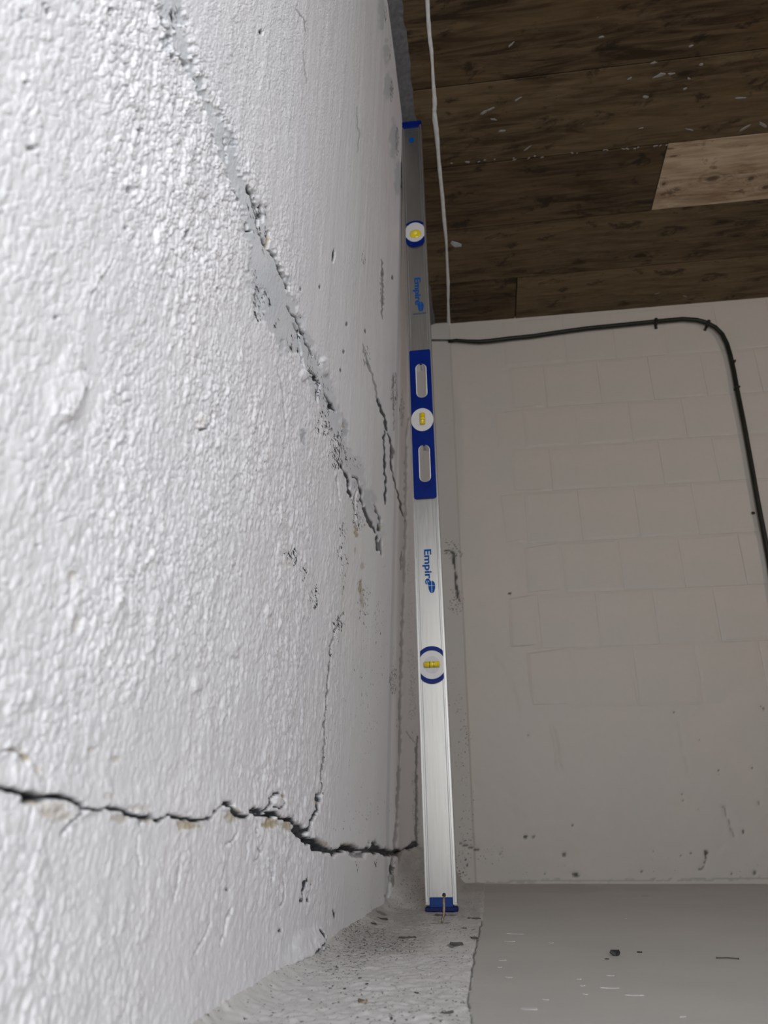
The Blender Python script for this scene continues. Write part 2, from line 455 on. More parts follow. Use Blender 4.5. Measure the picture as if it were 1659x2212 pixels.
for sl, k in fl.poly(patch, 16):
    amp[sl] *= 1 - 0.80 * k
    fl.D[sl] -= 0.0005 * k
    fl.S[sl][..., 1] = np.maximum(fl.S[sl][..., 1], k * (0.12 + 0.62 * fbm(fl.U[sl] / 40, fl.V[sl] / 60, 3, 12)))
    fl.S[sl][..., 3] = np.maximum(fl.S[sl][..., 3], 0.52 * k * sstep(0.45, 0.7, fbm(fl.U[sl] / 25, fl.V[sl] / 50, 3, 15)))
for sl, d, sd, t in fl.dist([(150, 900), (165, 850), (172, 790), (178, 700)], 60):   # smoother skin over the loose blister
    amp[sl] *= 1 - 0.75 * (1 - sstep(15, 60, d)) * (sd <= 0)
fl.D += tex * amp
fl.D += 0.0011 * (fbm(Yg * 55, Zg * 3.5, 3, 71) - 0.5) * sstep(0, 70, fl.U - xs_) * sstep(1500, 300, fl.V)   # long trowel strokes on the smooth part
fl.D += 0.004 * (fbm(Yg * 5, Zg * 4, 3, 8) - 0.5)

# --- the long, nearly level crack along the foot of the wall
main = [(-60, 1695), (0, 1702), (30, 1706), (55, 1716), (85, 1722), (110, 1718), (140, 1722), (168, 1734), (178, 1748), (200, 1748), (222, 1750), (226, 1742), (262, 1750), (285, 1762),
        (303, 1768), (320, 1762), (345, 1772), (360, 1760), (395, 1768), (430, 1772), (452, 1768), (470, 1745), (480, 1736), (494, 1738), (503, 1756), (528, 1766),
        (545, 1750), (556, 1762), (580, 1760), (592, 1756), (606, 1768), (630, 1772), (642, 1790), (652, 1806), (668, 1814), (684, 1826), (702, 1838), (722, 1842), (742, 1832), (760, 1830), (778, 1836), (800, 1838), (822, 1836), (842, 1840), (868, 1840), (886, 1838), (904, 1826), (925, 1836), (960, 1840)]
for sl, d, sd, t in fl.dist(main, 90):                        # the wall above hangs slightly proud of the footing
    fl.D[sl] += np.where(fl.V[sl] < np.interp(fl.U[sl], [p[0] for p in main], [p[1] for p in main]), 0.0016, -0.0004) * np.exp(-(d / 45) ** 2)
fl.crack(main[:9], 5.0, 0.006, 1.0, 1.5, taper=False)
fl.crack(main[8:34], 3.2, 0.005, 1.0, 2.5, taper=False)
fl.crack(main[33:40], 8.5, 0.007, 1.0, 3.0, taper=False, speck=0.45)
fl.crack(main[38:], 4.6, 0.006, 1.0, 3.0, taper=False, speck=0.5)
for x, y, rx, ry, v in ((70, 1722, 22, 12, .8), (560, 1752, 10, 7, .9), (585, 1760, 14, 6, .95), (487, 1736, 9, 5, 1), (318, 1764, 10, 6, .9), (645, 1795, 11, 14, .75), (672, 1818, 14, 8, 1), (690, 1832, 14, 9, 1),
                        (810, 1832, 12, 14, .95), (838, 1842, 14, 8, .9), (893, 1832, 11, 12, .95), (760, 1838, 14, 6, .8), (626, 1770, 9, 5, .95), (862, 1846, 14, 5, .7), (775, 1846, 16, 6, .5)):
    fl.blob(x, y, rx * 1.3, ry * 1.35, -0.006, 0, v, 0.1, 0.8)
for x, y, rx, ry, v in ((118, 1750, 44, 26, .45), (110, 1757, 22, 14, .5), (72, 1728, 26, 14, .75), (262, 1768, 26, 12, .45), (325, 1772, 16, 10, .5), (402, 1782, 26, 16, .8), (500, 1764, 18, 16, .65), (586, 1776, 26, 16, .9), (624, 1782, 18, 14, .75), (745, 1828, 24, 6, .8), (690, 1822, 24, 9, .6),
                        (52, 1636, 12, 10, .8), (76, 1664, 10, 14, .5), (30, 1620, 26, 6, .4), (195, 1620, 14, 8, .3), (250, 1640, 10, 8, .35), (300, 1745, 30, 8, .3), (232, 1722, 14, 8, .3), (160, 1350, 12, 22, .25), (150, 1245, 12, 22, .22)):
    fl.blob(x, y, rx, ry, -0.0008, 2, v, 0.0, 0.8)
fl.blob(128, 1750, 44, 24, 0.0016, None, 0)                    # loose lump under the crack
fl.crack([(0, 1626), (22, 1614), (40, 1628), (55, 1640)], 2.5, 0.002, .55, 1)
fl.crack([(178, 1756), (160, 1768), (148, 1786), (132, 1806)], 3.0, 0.003, .6, 1.5)
fl.crack([(310, 1768), (302, 1784)], 2.5, 0.003, .8, 1)
fl.ledge([(150, 1790), (170, 1764), (215, 1752)], 0.002, 22, 1, 1)
# branch that climbs from the crack to the vertical hairline
fl.crack([(650, 1806), (665, 1788), (676, 1762), (684, 1742), (690, 1715)], 2.8, 0.004, .9, 2)
fl.blob(686, 1724, 8, 14, -0.004, 0, .8)
fl.blob(683, 1732, 7, 13, -0.001, 2, .8)
fl.crack([(692, 1712), (694, 1660), (700, 1600), (699, 1560), (704, 1510), (708, 1450), (712, 1400)], 1.5, 0.0015, .55, 2.2, speck=0.45)
fl.crack([(712, 1400), (720, 1370), (738, 1330), (742, 1325)], 1.8, 0.0015, .45, 3, speck=0.55)
for pts in ([(583, 1738), (580, 1725), (590, 1716), (602, 1712)], [(606, 1722), (612, 1736), (600, 1746), (588, 1742)], [(545, 1752), (548, 1745), (556, 1756)], [(570, 1752), (580, 1735), (578, 1730)]):
    fl.crack(pts, 2.4, 0.003, .85, 1)
fl.blob(597, 1730, 14, 14, 0.0022); fl.blob(609, 1722, 4, 9, -0.001, 2, .9)
fl.ledge([(470, 1746), (500, 1752), (530, 1764), (546, 1760)], 0.0022, 18, 1, 1)
for pts, a in (([(655, 1945), (652, 1925), (655, 1905), (664, 1895)], .9), ([(668, 1920), (670, 1905)], .8), ([(665, 1948), (664, 1940)], .8), ([(718, 1964), (722, 1975), (722, 1983)], .9),
               ([(636, 2080), (660, 2070), (675, 2050), (690, 2036)], .8), ([(688, 2008), (692, 2025), (694, 2035)], .8), ([(668, 2072), (666, 2064), (672, 2078)], .9), ([(606, 2010), (604, 2012)], .9),
               ([(386, 1870), (384, 1900), (375, 1945)], .5), ([(300, 1800), (297, 1840), (304, 1870)], .35), ([(612, 1890), (616, 1925), (614, 1945), (606, 1958)], .45), ([(552, 1830), (564, 1842), (558, 1852), (548, 1860)], .5),
               ([(533, 1820), (534, 1845), (530, 1858)], .45), ([(500, 1960), (492, 1980), (486, 2010), (478, 2040)], .4), ([(455, 1990), (440, 2030), (420, 2060)], .35), ([(486, 1826), (505, 1812), (512, 1800)], .35), ([(583, 1905), (590, 1892), (582, 1876)], .4), ([(555, 1800), (553, 1790)], .6)):
    fl.crack(pts, 1.7 if a > .6 else 1.2, 0.0022, a, 1.5)
fl.blob(660, 1912, 8, 22, 0.0025); fl.blob(662, 2040, 36, 40, 0.0035, None, 0, 0, .3)
fl.ledge([(620, 2092), (660, 2068), (690, 2048), (698, 2020), (690, 1998)], 0.005, 46, 1, 1)
for x, y in ((492, 1922), (606, 2011), (650, 1946)): fl.blob(x, y, 5, 5, -0.003, 0, .8)

# --- diagonal patch with open cracks; shadow of its upper left edge painted dark
for pts, wd, a in (([(345, 36), (356, 62), (368, 92), (376, 112), (386, 128)], 3.6, .75), ([(386, 128), (398, 140), (408, 158)], 2.4, .6), ([(418, 172), (432, 215), (446, 255), (456, 290), (468, 325)], 3.0, .5), ([(468, 325), (480, 355), (494, 395), (508, 425), (520, 445)], 2.0, .55),
                   ([(486, 300), (490, 330), (492, 350)], 1.6, .6), ([(535, 402), (545, 430), (553, 450), (560, 472)], 3.4, .85), ([(562, 445), (566, 465), (568, 478)], 3.2, .9), ([(556, 470), (556, 490), (560, 505)], 1.8, .85),
                   ([(530, 482), (534, 500), (544, 499)], 2.0, .7), ([(560, 505), (568, 520), (576, 538)], 2.4, .8), ([(578, 540), (592, 556), (602, 582), (608, 596), (616, 612), (622, 628)], 1.9, .75), ([(578, 500), (579, 520), (576, 536)], 2.2, .55),
                   ([(620, 662), (630, 680), (640, 686), (650, 712), (662, 742), (676, 768)], 2.0, .85), ([(634, 700), (646, 726), (650, 760), (656, 790)], 1.3, .6), ([(662, 802), (676, 806), (684, 815)], 2.0, .8), ([(684, 815), (690, 832), (686, 850), (686, 870)], 2.4, .85),
                   ([(702, 850), (712, 868), (718, 880), (726, 888)], 2.6, .85), ([(736, 1002), (746, 1026), (752, 1034), (754, 1060), (757, 1074)], 4.2, 1), ([(760, 1030), (774, 1036), (780, 1060), (784, 1094)], 2.4, .85), ([(784, 1096), (798, 1122), (812, 1150)], 4.0, 1), ([(808, 1090), (818, 1110), (824, 1132)], 2.4, .7),
                   ([(816, 1158), (815, 1175), (816, 1190)], 4.2, .85), ([(824, 1165), (824, 1185), (825, 1200)], 2.0, .6), ([(770, 1060), (766, 1080), (768, 1120)], 1.8, .6), ([(726, 1030), (730, 1060), (733, 1080)], 1.8, .6)):
    fl.crack(pts, wd, 0.004, a, 1.6, speck=0.35)
for x, y, rx, ry, v in ((682, 817, 7, 9, 1), (690, 832, 4, 7, 1), (716, 878, 8, 8, 1), (753, 1045, 6, 16, .9), (820, 1140, 6, 11, .8), (566, 470, 4, 12, .9), (398, 140, 10, 9, .45), (365, 122, 9, 8, .5), (720, 552, 4.0, 17, 1), (565, 70, 5, 7, .9), (104, 26, 6, 12, .8), (95, 12, 5, 8, .6), (234, 22, 6, 7, .8),
                        (303, 285, 6, 13, .8), (401, 506, 5, 12, .8), (418, 543, 4, 10, .8), (467, 627, 3.5, 9, .85), (272, 493, 5, 5, .8), (118, 686, 7, 5, .75), (55, 178, 8, 7, .5), (70, 320, 14, 8, .3), (284, 410, 14, 12, .25), (76, 1180, 7, 5, .5)):
    fl.blob(x, y, rx, ry, -0.004, 0, v, 0.12 if x == 720 else 0, 0.35)
for x, y, rx, ry, v in ((392, 40, 14, 26, .5), (48, 36, 5, 16, .6), (505, 310, 7, 12, .8), (478, 250, 8, 12, .5), (655, 945, 8, 18, .85), (744, 930, 10, 26, .8), (566, 470, 5, 14, .9), (355, 90, 14, 26, .7), (455, 300, 8, 40, .5), (560, 650, 12, 40, .5), (612, 745, 8, 16, .5)):
    fl.blob(x, y, rx, ry, -0.001, 1, v, 0, .8)
for x, y, rx, ry, v in ((578, 520, 4, 18, .9), (770, 1152, 5, 18, .95), (768, 1190, 3, 12, .7), (784, 1222, 6, 9, .6), (780, 1270, 6, 18, .85), (785, 1300, 6, 24, .5), (742, 920, 3, 10, .8), (824, 1140, 4, 9, .6), (620, 1218, 10, 6, .25), (430, 912, 12, 18, .25), (160, 1345, 10, 20, .2)):
    fl.blob(x, y, rx, ry, -0.0008, 2, v, 0, .8)
for x, y, rx, ry, v in ((632, 1200, 22, 24, .62), (655, 1235, 12, 26, .55), (680, 1290, 14, 36, .6), (728, 1345, 18, 26, .62), (720, 1380, 10, 22, .5), (740, 1200, 14, 90, .5), (785, 1300, 22, 60, .5), (770, 1100, 20, 90, .55), (815, 1330, 14, 60, .45), (850, 1470, 10, 40, .6), (850, 1420, 10, 40, .4), (556, 660, 14, 60, .6), (700, 900, 26, 60, .55), (730, 970, 26, 50, .6),
                        (825, 620, 6, 60, .55), (785, 560, 8, 26, .5), (792, 770, 9, 45, .55), (852, 850, 9, 60, .6), (868, 880, 8, 60, .6), (720, 1500, 60, 220, .26), (790, 1500, 50, 250, .33), (780, 1750, 90, 80, .32), (740, 1600, 40, 100, .3), (600, 1120, 60, 30, .36), (830, 1300, 20, 260, .3), (545, 450, 24, 40, .5), (560, 1000, 40, 60, .25), (790, 1930, 60, 90, .28), (640, 1880, 60, 70, .2)):
    fl.blob(x, y, rx, ry, 0, 3, v, 0, .7)
for pts, wd, a in (([(783, 742), (792, 775), (800, 800), (806, 820), (814, 850), (820, 878)], 2.4, .45), ([(816, 862), (824, 888), (832, 905), (836, 930)], 2.8, .9), ([(832, 930), (829, 960), (832, 1000), (834, 1040), (833, 1090)], 2.0, .75), ([(838, 935), (846, 962), (845, 1000), (850, 1030), (858, 1060), (870, 1110), (878, 1125)], 2.0, .75),
                   ([(824, 560), (826, 590), (825, 640), (826, 690)], 1.8, .5), ([(848, 810), (850, 860), (851, 930)], 1.6, .4), ([(868, 1190), (866, 1230)], 1.5, .5), ([(845, 960), (848, 990)], 4.5, .6), ([(640, 20), (655, 40), (660, 70)], 1.6, .4), ([(770, 230), (774, 300), (770, 330)], 1.4, .3), ([(655, 110), (662, 180)], 1.4, .3)):
    fl.crack(pts, wd, 0.002 if a > .6 else 0.0004, a, 2.0, speck=0.3)
for x, y in ((748, 700), (690, 620), (742, 760), (735, 800), (648, 625), (848, 600), (790, 715)):
    fl.blob(x, y, 3, 6, -0.001, 0, .6)
for pts in ([(600, 800), (612, 860), (616, 930), (610, 980)], [(440, 430), (455, 470), (458, 480)]):
    fl.crack(pts, 1.2, 0.001, .3, 2)
# raised trowel edges beside the patch
fl.ledge([(405, 165), (440, 250), (470, 330), (500, 400), (524, 450)], 0.0022, 55, 1, -1)
fl.ledge([(330, 40), (365, 110), (384, 132)], 0.002, 40, 1, -1)
fl.blob(700, 790, 12, 26, 0.003, None, 0, 0, .3); fl.blob(655, 810, 12, 14, 0.0022)
# --- loose plaster blister with its edge shadow painted dark, flake and a hairline rising from it
blis = [(246, 560), (232, 582), (212, 606), (198, 630), (188, 660), (181, 700), (178, 745), (176, 778), (184, 798), (190, 822), (188, 834), (176, 846), (172, 862), (158, 884), (150, 900), (146, 912)]
fl.ledge(blis[8:], 0.0022, 70, .5, -1); fl.ledge(blis[:9], 0.0012, 40, .6, -1); fl.crack(blis[8:], 2.6, 0.004, .55, .6); fl.crack(blis[:8], 1.6, 0.002, .3, 1)
fl.blob(140, 850, 50, 90, 0.0012, None, 0, 0, .1)
fl.blob(432, 910, 13, 20, 0.0020, None, 0, 0, .5); fl.crack([(455, 890), (456, 910), (444, 926), (430, 930)], 1.8, .003, .55, 1)
fl.crack([(475, 940), (470, 970), (478, 1000)], 1.5, .001, .25, 2)
for x, y, a, b in ((380, 300, 8, 12), (500, 1405, 14, 22), (470, 955, 8, 16), (250, 1290, 10, 18), (420, 1480, 10, 16), (575, 1320, 7, 14), (500, 1215, 6, 9), (40, 1490, 40, 44)):
    fl.blob(x, y, a, b, 0.0013, None, 0, 0, .6)
# --- vertical joint where the wall turns, and mildew line behind the level
fl.crack([(884, 905), (878, 945), (877, 1100), (874, 1200), (872, 1300), (869, 1400), (865, 1600), (859, 1750), (852, 1830), (846, 1880), (838, 1930), (836, 1950)], 3.6, 0.004, .40, .2, taper=False)
fl.crack([(902, 1590), (900, 1640), (900, 1720), (899, 1760), (898, 1830)], 2.4, 0.002, .55, 1.2, speck=.5)
fl.crack([(878, 1580), (888, 1595), (900, 1610)], 1.5, 0.001, .4, 1)
for x, y, rx, ry, v in ((890, 1500, 16, 120, .5), (898, 1750, 10, 120, .55), (850, 1880, 6, 40, .5), (862, 1560, 10, 30, .5), (880, 1100, 10, 100, .35), (885, 1250, 14, 140, .42)):
    fl.blob(x, y, rx, ry, 0, 3, v, 0, .8)
fl.blob(846, 1875, 5, 26, 0, 0, .7, 0, .8); fl.blob(848, 1900, 4, 20, 0, 0, .5)
for x, y in ((770, 1870), (812, 1868), (865, 1862), (885, 1870)):
    fl.blob(x, y, 5, 22, 0, 3, .55, 0, .6)
# dark bits at the top edge of the wall
for x, y, rx, ry in ((846, 190, 5, 40), (858, 300, 5, 50), (832, 30, 4, 40), (868, 380, 4, 50), (842, 110, 3, 30)):
    fl.blob(x, y, rx, ry, 0, 3, .6, 0, .7); fl.blob(x - 8, y, rx + 5, ry, 0, 1, .6, 0, .7)

Xd = Xg + fl.D
V = np.stack([Xd, Yg, Zg], -1).reshape(-1, 3)
Q = grid_quads(*Xg.shape)
zz = Zg.reshape(-1)[Q]
Q = Q[(zz.max(1) - zz.min(1)) > 1e-6]
S = fl.S.reshape(-1, 4)
# plain continuation of the wall behind the camera
yb = np.linspace(-1.6, 0.152, 8); zb = np.linspace(-0.012, ZC + 0.012, 12)
Yb, Zb = np.meshgrid(yb, zb); Vb = np.stack([-A0 + KL * Zb, Yb, Zb], -1).reshape(-1, 3)
Qb = grid_quads(12, 8) + len(V)
V = np.concatenate([V, Vb]); Q = np.concatenate([Q, Qb]); S = np.concatenate([S, np.zeros((len(Vb), 4))])
wl = link('wall_left', np_mesh('wall_left', V, Q[:, ::-1], S, M['wall']), None)
tag(wl, 'cracked white painted stucco wall leaning in on the left', kind='structure')
del V, Q, S, fl, tex, amp, Xd, Pg

# ================================================================== BACK WALL
xs = np.concatenate([np.linspace(-0.24, -0.0562, 36), np.linspace(-0.0548, 1.28, 230), np.linspace(1.35, 2.6, 8)])
zs = np.linspace(-0.01, ZC + 0.01, 340)
Xw, Zw = np.meshgrid(xs, zs)
strip = Xw < -0.0555
mort = 0.0016                                                # mortar face lies this far behind the block faces
plast = 1 - sstep(0.50, 0.62, Zw + 0.10 * (fbm(Xw * 5, Zw * 5, 2, 3) - 0.5)) * sstep(0.02, 0.10, Xw)   # skim-coated foot and corner
Yw = np.full(Xw.shape, YB) + mort * (1 - plast)
Yw = np.where(strip, YB - 0.008, Yw)
fb = Field(np.stack([Xw, Yw, Zw], -1), 16)
fb.D += 0.0050 * (fbm(Xw * 6, Zw * 6, 4, 5) - 0.5) * (0.35 + 0.65 * plast) + 0.0012 * (fbm(Xw * 45, Zw * 45, 3, 6) - 0.5)
fb.S[..., 1] = np.where(strip, 0.45, 0.30 * sstep(0.45, 0.0, Zw)) * (0.6 + 0.8 * fbm(Xw * 7, Zw * 5, 3, 44))  # corner strip toned throughout, the rest darker towards the floor
fb.crack([(958, 1188), (972, 1190), (980, 1196), (980, 1215), (984, 1232), (985, 1265), (989, 1284), (994, 1300)], 2.6, .004, .85, 1.2, speck=.4)
fb.crack([(990, 1190), (998, 1196), (994, 1204)], 1.6, .002, .5, .6)
fb.blob(988, 1285, 5, 6, -.003, 0, .95); fb.blob(980, 1205, 5, 8, -.002, 0, .6)
for x, y, rx, ry, v in ((975, 1185, 24, 36, .5), (985, 1300, 22, 40, .5), (1000, 1600, 26, 120, .42), (1005, 1830, 34, 60, .45), (1010, 1740, 26, 70, .40), (990, 1880, 50, 30, .5), (975, 1450, 18, 120, .35), (1060, 1850, 50, 40, .4), (965, 900, 16, 60, .3), (1200, 1880, 200, 20, .28), (1500, 1870, 200, 30, .30)):
    fb.blob(x, y, rx, ry, 0, 3, v, 0, .7)
for x, y, rx, ry, v in ((980, 1600, 30, 300, .55), (1000, 1850, 60, 60, .5), (970, 1000, 30, 300, .35), (1100, 1880, 120, 26, .3)):
    fb.blob(x, y, rx, ry, 0, 1, v, 0, .5)
fb.crack([(995, 1822), (1008, 1828), (1020, 1832), (1036, 1838)], 3, .003, .7, 2)
for x, y, r_, v in ((1101, 1282, 4, .9), (1135, 1808, 6, .85), (1152, 1809, 4, .8), (1141, 1588, 4, .5), (1195, 1676, 3, .6), (1237, 1785, 3, .8), (1218, 1846, 6, .6), (1244, 1890, 8, .7), (1456, 1538, 4, .6), (1461, 1265, 4, .6), (1510, 1596, 3, .5), (1552, 1664, 3, .7), (1552, 1672, 3, .7), (1625, 1660, 4, .6), (1474, 1716, 3, .5), (1475, 1729, 3, .5),
                    (1508, 1750, 3, .5), (1606, 1796, 4, .7), (1385, 1882, 4, .7), (1526, 1842, 6, .8), (1493, 1842, 4, .6), (1513, 1877, 4, .6), (1630, 1886, 6, .7), (1580, 1886, 3, .6), (1470, 1850, 3, .6), (1412, 1837, 2.5, .6), (1175, 1888, 3, .5), (1080, 1845, 4, .5), (1649, 1530, 5, .6), (1645, 1524, 3, .5), (1640, 1735, 4, .5), (1090, 800, 2.5, .3)):
    fb.blob(x, y, r_ * 1.15, r_, -.003, 0, v, 0, .35)
fb.crack([(1562, 1742), (1570, 1765), (1578, 1785), (1588, 1812)], 3.2, .003, .4, 1.5)
fb.crack([(1526, 1842), (1522, 1862), (1519, 1876)], 2.6, .003, .7, 1)
fb.crack([(1192, 1560), (1202, 1610), (1206, 1650), (1216, 1668)], 4, .003, .12, 2)
fb.crack([(1466, 1560), (1474, 1600), (1482, 1640), (1488, 1665)], 3, .002, .15, 2)
fb.crack([(1380, 1500), (1388, 1502), (1396, 1504)], 2.5, .002, .25, 1)
fb.ledge([(1050, 1395), (1080, 1430), (1110, 1480), (1130, 1560)], .002, 40, 2, 1)
fb.crack([(1050, 1906), (1180, 1902), (1300, 1903), (1480, 1900), (1680, 1896)], 4.0, 0.0, .30, 2.0, taper=False)  # soft shade of the floor corner, painted in colour without relief
cr = M['back']
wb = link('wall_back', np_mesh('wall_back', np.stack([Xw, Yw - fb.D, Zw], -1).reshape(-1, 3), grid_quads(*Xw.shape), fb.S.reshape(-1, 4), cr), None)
tag(wb, 'painted white block wall at the far end of the room', kind='structure')
del fb
# painted blocks, each its own piece
zed = [2.016, 1.800, 1.610, 1.443, 1.267, 1.071, 0.887, 0.700, 0.505]
x0s = [0.384, 0.296, 0.198, 0.282, 0.180, 0.296, 0.387, 0.295]
rb = random.Random(5)
for k in range(8):
    x = x0s[k]
    while x > 0.16: x -= 0.193
    edges = [x + 0.193 * i + rb.uniform(-0.006, 0.006) for i in range(9)]
    if k == 0: edges = [0.384 - 0.193 * 1.5, 0.384, 0.570, 0.76, 0.955, 1.15, 1.34]
    first = True
    for a, b in zip(edges[:-1], edges[1:]):
        a = max(a, 0.045)
        if b - a < 0.08 or a > 1.3: continue
        z1, z0 = zed[k] - 0.004, zed[k + 1] + 0.004
        bm = bmesh.new()
        cxm, czm = (a + b) / 2, (z0 + z1) / 2
        hx, hz = (b - a) / 2 - 0.0003, (z1 - z0) / 2 + 0.0037
        y_f = YB - rb.uniform(0.0, 0.0012)
        # a low, soft-shouldered block face
        lo = [bm.verts.new((sx * hx, 0.012, sz * hz)) for sx, sz in ((-1, -1), (1, -1), (1, 1), (-1, 1))]
        i1 = [bm.verts.new((sx * (hx - 0.001), 0.0011, sz * (hz - 0.001))) for sx, sz in ((-1, -1), (1, -1), (1, 1), (-1, 1))]
        i2 = [bm.verts.new((sx * (hx - rb.uniform(.009, .02)), rb.uniform(-.0006, .0006), sz * (hz - rb.uniform(.008, .018)))) for sx, sz in ((-1, -1), (1, -1), (1, 1), (-1, 1))]
        if first:                                            # the row runs in under the skim coat at its left end
            for v in (lo[0], lo[3], i1[0], i1[3]): v.co.y = 0.012
            for v in (i2[0], i2[3]): v.co.x += 0.05; v.co.y = 0.0003
        first = False
        for p, q in ((lo, i1), (i1, i2)):
            for i in range(4): bm.faces.new((p[i], p[(i + 1) % 4], q[(i + 1) % 4], q[i]))
        bm.faces.new(i2)
        o = obj('brick', bm, M['brick'], wb)
        o.location = (cxm, y_f, czm)

# ================================================================== FLOOR
seam = [(1046, 1925), (1044, 1960), (1041, 1990), (1034, 2022), (1027, 2050), (1022, 2085), (1019, 2110), (1012, 2150), (1010, 2170), (1018, 2205), (1022, 2240)]
xf = np.concatenate([np.linspace(-0.27, 0.02, 230), np.linspace(0.02, 0.9, 200)[1:], np.linspace(0.9, 2.6, 20)[1:]])
yf = np.concatenate([np.linspace(-1.6, 0.5, 8)[:-1], 0.5 * (2.6 / 0.5) ** np.linspace(0, 1, 460)])
Xf, Yf = np.meshgrid(xf, yf)
ff = Field(np.stack([Xf, Yf, np.zeros_like(Xf)], -1), 20)
sx = np.interp(ff.V, [p[1] for p in seam], [on_z(p)[0] for p in seam]) + 0.004 * (fbm(Xf * 0 + 1, Yf * 40, 3, 2) - 0.5)
left = 1 - sstep(-0.0015, 0.0015, Xf - sx)                  # raw mortar strip along the wall, a little proud of the painted slab
ff.D += left * (0.0018 + 0.0035 * (fbm(Xf * 30, Yf * 20, 4, 3) - 0.5) + 0.0025 * (fbm(Xf * 140, Yf * 110, 2, 5) - 0.5)) + 0.0015 * (fbm(Xf * 8, Yf * 6, 3, 7) - 0.5)
ff.S[..., 3] = np.maximum(ff.S[..., 3], left * (0.37 + 0.30 * (fbm(Xf * 18, Yf * 9, 3, 11) - 0.4)))
ff.S[..., 1] = np.maximum(ff.S[..., 1], left * (0.35 + 0.6 * sstep(1.5, 0.7, Yf)) * (0.5 + fbm(Xf * 14, Yf * 10, 3, 14)))
# mortar fillet heaped in the far left corner
ramp = sstep(1.62, 2.02, Yf + 0.25 * np.clip(Xf + 0.075, 0, 1) * -8 * (Xf > -0.075)) * (1 - sstep(-0.145, -0.085, Xf))
ff.D += 0.085 * ramp * (1 + 0.25 * (fbm(Xf * 25, Yf * 12, 3, 21) - 0.5))
# cove against the left wall
ff.D += 0.012 * np.exp(-np.clip(Xf + A0, 0, 1) / 0.012)
ff.crack(seam[2:], 1.6, .002, .62, 2.0, taper=True)
for x, y, rx, ry, v in ((800, 2040, 130, 40, .55), (760, 2080, 120, 40, .52), (900, 2010, 120, 30, .45), (960, 1985, 60, 16, .45), (880, 1966, 60, 12, .45), (760, 2160, 160, 40, .42), (900, 2120, 100, 50, .40), (700, 2120, 70, 30, .45), (1020, 1960, 30, 22, .5)):
    ff.blob(x, y, rx, ry, 0, 3, v, 0, .7)
for x, y, rx, ry, v in ((820, 2030, 150, 34, .6), (900, 1985, 120, 22, .7), (980, 1975, 60, 16, .5), (1150, 1920, 300, 10, .35)):
    ff.blob(x, y, rx, ry, 0, 2, v * .8, 0, .6)
for x, y, rx, ry, v in ((880, 2028, 16, 3, .9), (980, 2046, 20, 4, .55), (826, 1983, 18, 3, .5), (810, 2001, 10, 4, .4), (960, 1979, 40, 2, .6), (1025, 1985, 18, 3, .6), (950, 1996, 30, 2, .5), (1022, 2028, 12, 4, .7), (1000, 2008, 5, 3, .7), (1110, 1908, 22, 2, .5), (1594, 1906, 16, 4, .5), (1395, 1935, 12, 2, .3)):
    ff.blob(x, y, rx, ry, -.001, 0, v, 0, .6)
wfl = link('floor', np_mesh('floor', np.stack([Xf, Yf, ff.D], -1).reshape(-1, 3), grid_quads(*Xf.shape), ff.S.reshape(-1, 4), M['floor']), None)
tag(wfl, 'worn grey painted concrete floor with a rough mortar strip', kind='structure')
del ff

# ================================================================== CEILING
bm = bmesh.new(); box_bm(bm, (1.17, 0.5, ZC + 0.035), (2.9, 4.2, 0.05))
ceil = obj('ceiling', bm, M['gap']); tag(ceil, 'dark brown wood plank ceiling', kind='structure')
yed = [-1.58, -1.30, -1.03, -0.765, -0.50, -0.235, 0.03, 0.30, 0.57, 0.84, 1.105, 1.375, 1.50 + 0.0, 1.776, 2.045, 2.318, 2.572]
yed[10], yed[11], yed[12] = 0.955, 1.225, 1.50
yed[9] = 0.69; yed[8] = 0.425; yed[7] = 0.16; yed[6] = -0.105; yed[5] = -0.37; yed[4] = -0.635; yed[3] = -0.90; yed[2] = -1.165; yed[1] = -1.43
joints = {13: [0.633], 15: [0.205], 14: [1.45], 12: [1.30], 11: [-0.05 + 1.6], 10: [0.9]}
KNOTS = [((13, 1), (1537, 386), .055, .030), ((13, 1), (1622, 386), .022, .018), ((13, 1), (1434, 398), .016, .018), ((13, 1), (1655, 405), .03, .02), ((13, 1), (1455, 338), .03, .008),
         ((14, 0), (1383, 553), .05, .026), ((14, 0), (1560, 480), .05, .016), ((14, 0), (1590, 510), .04, .014), ((12, 0), (1480, 160), .05, .02)]
rw = random.Random(11); planks = {}; wm = {}
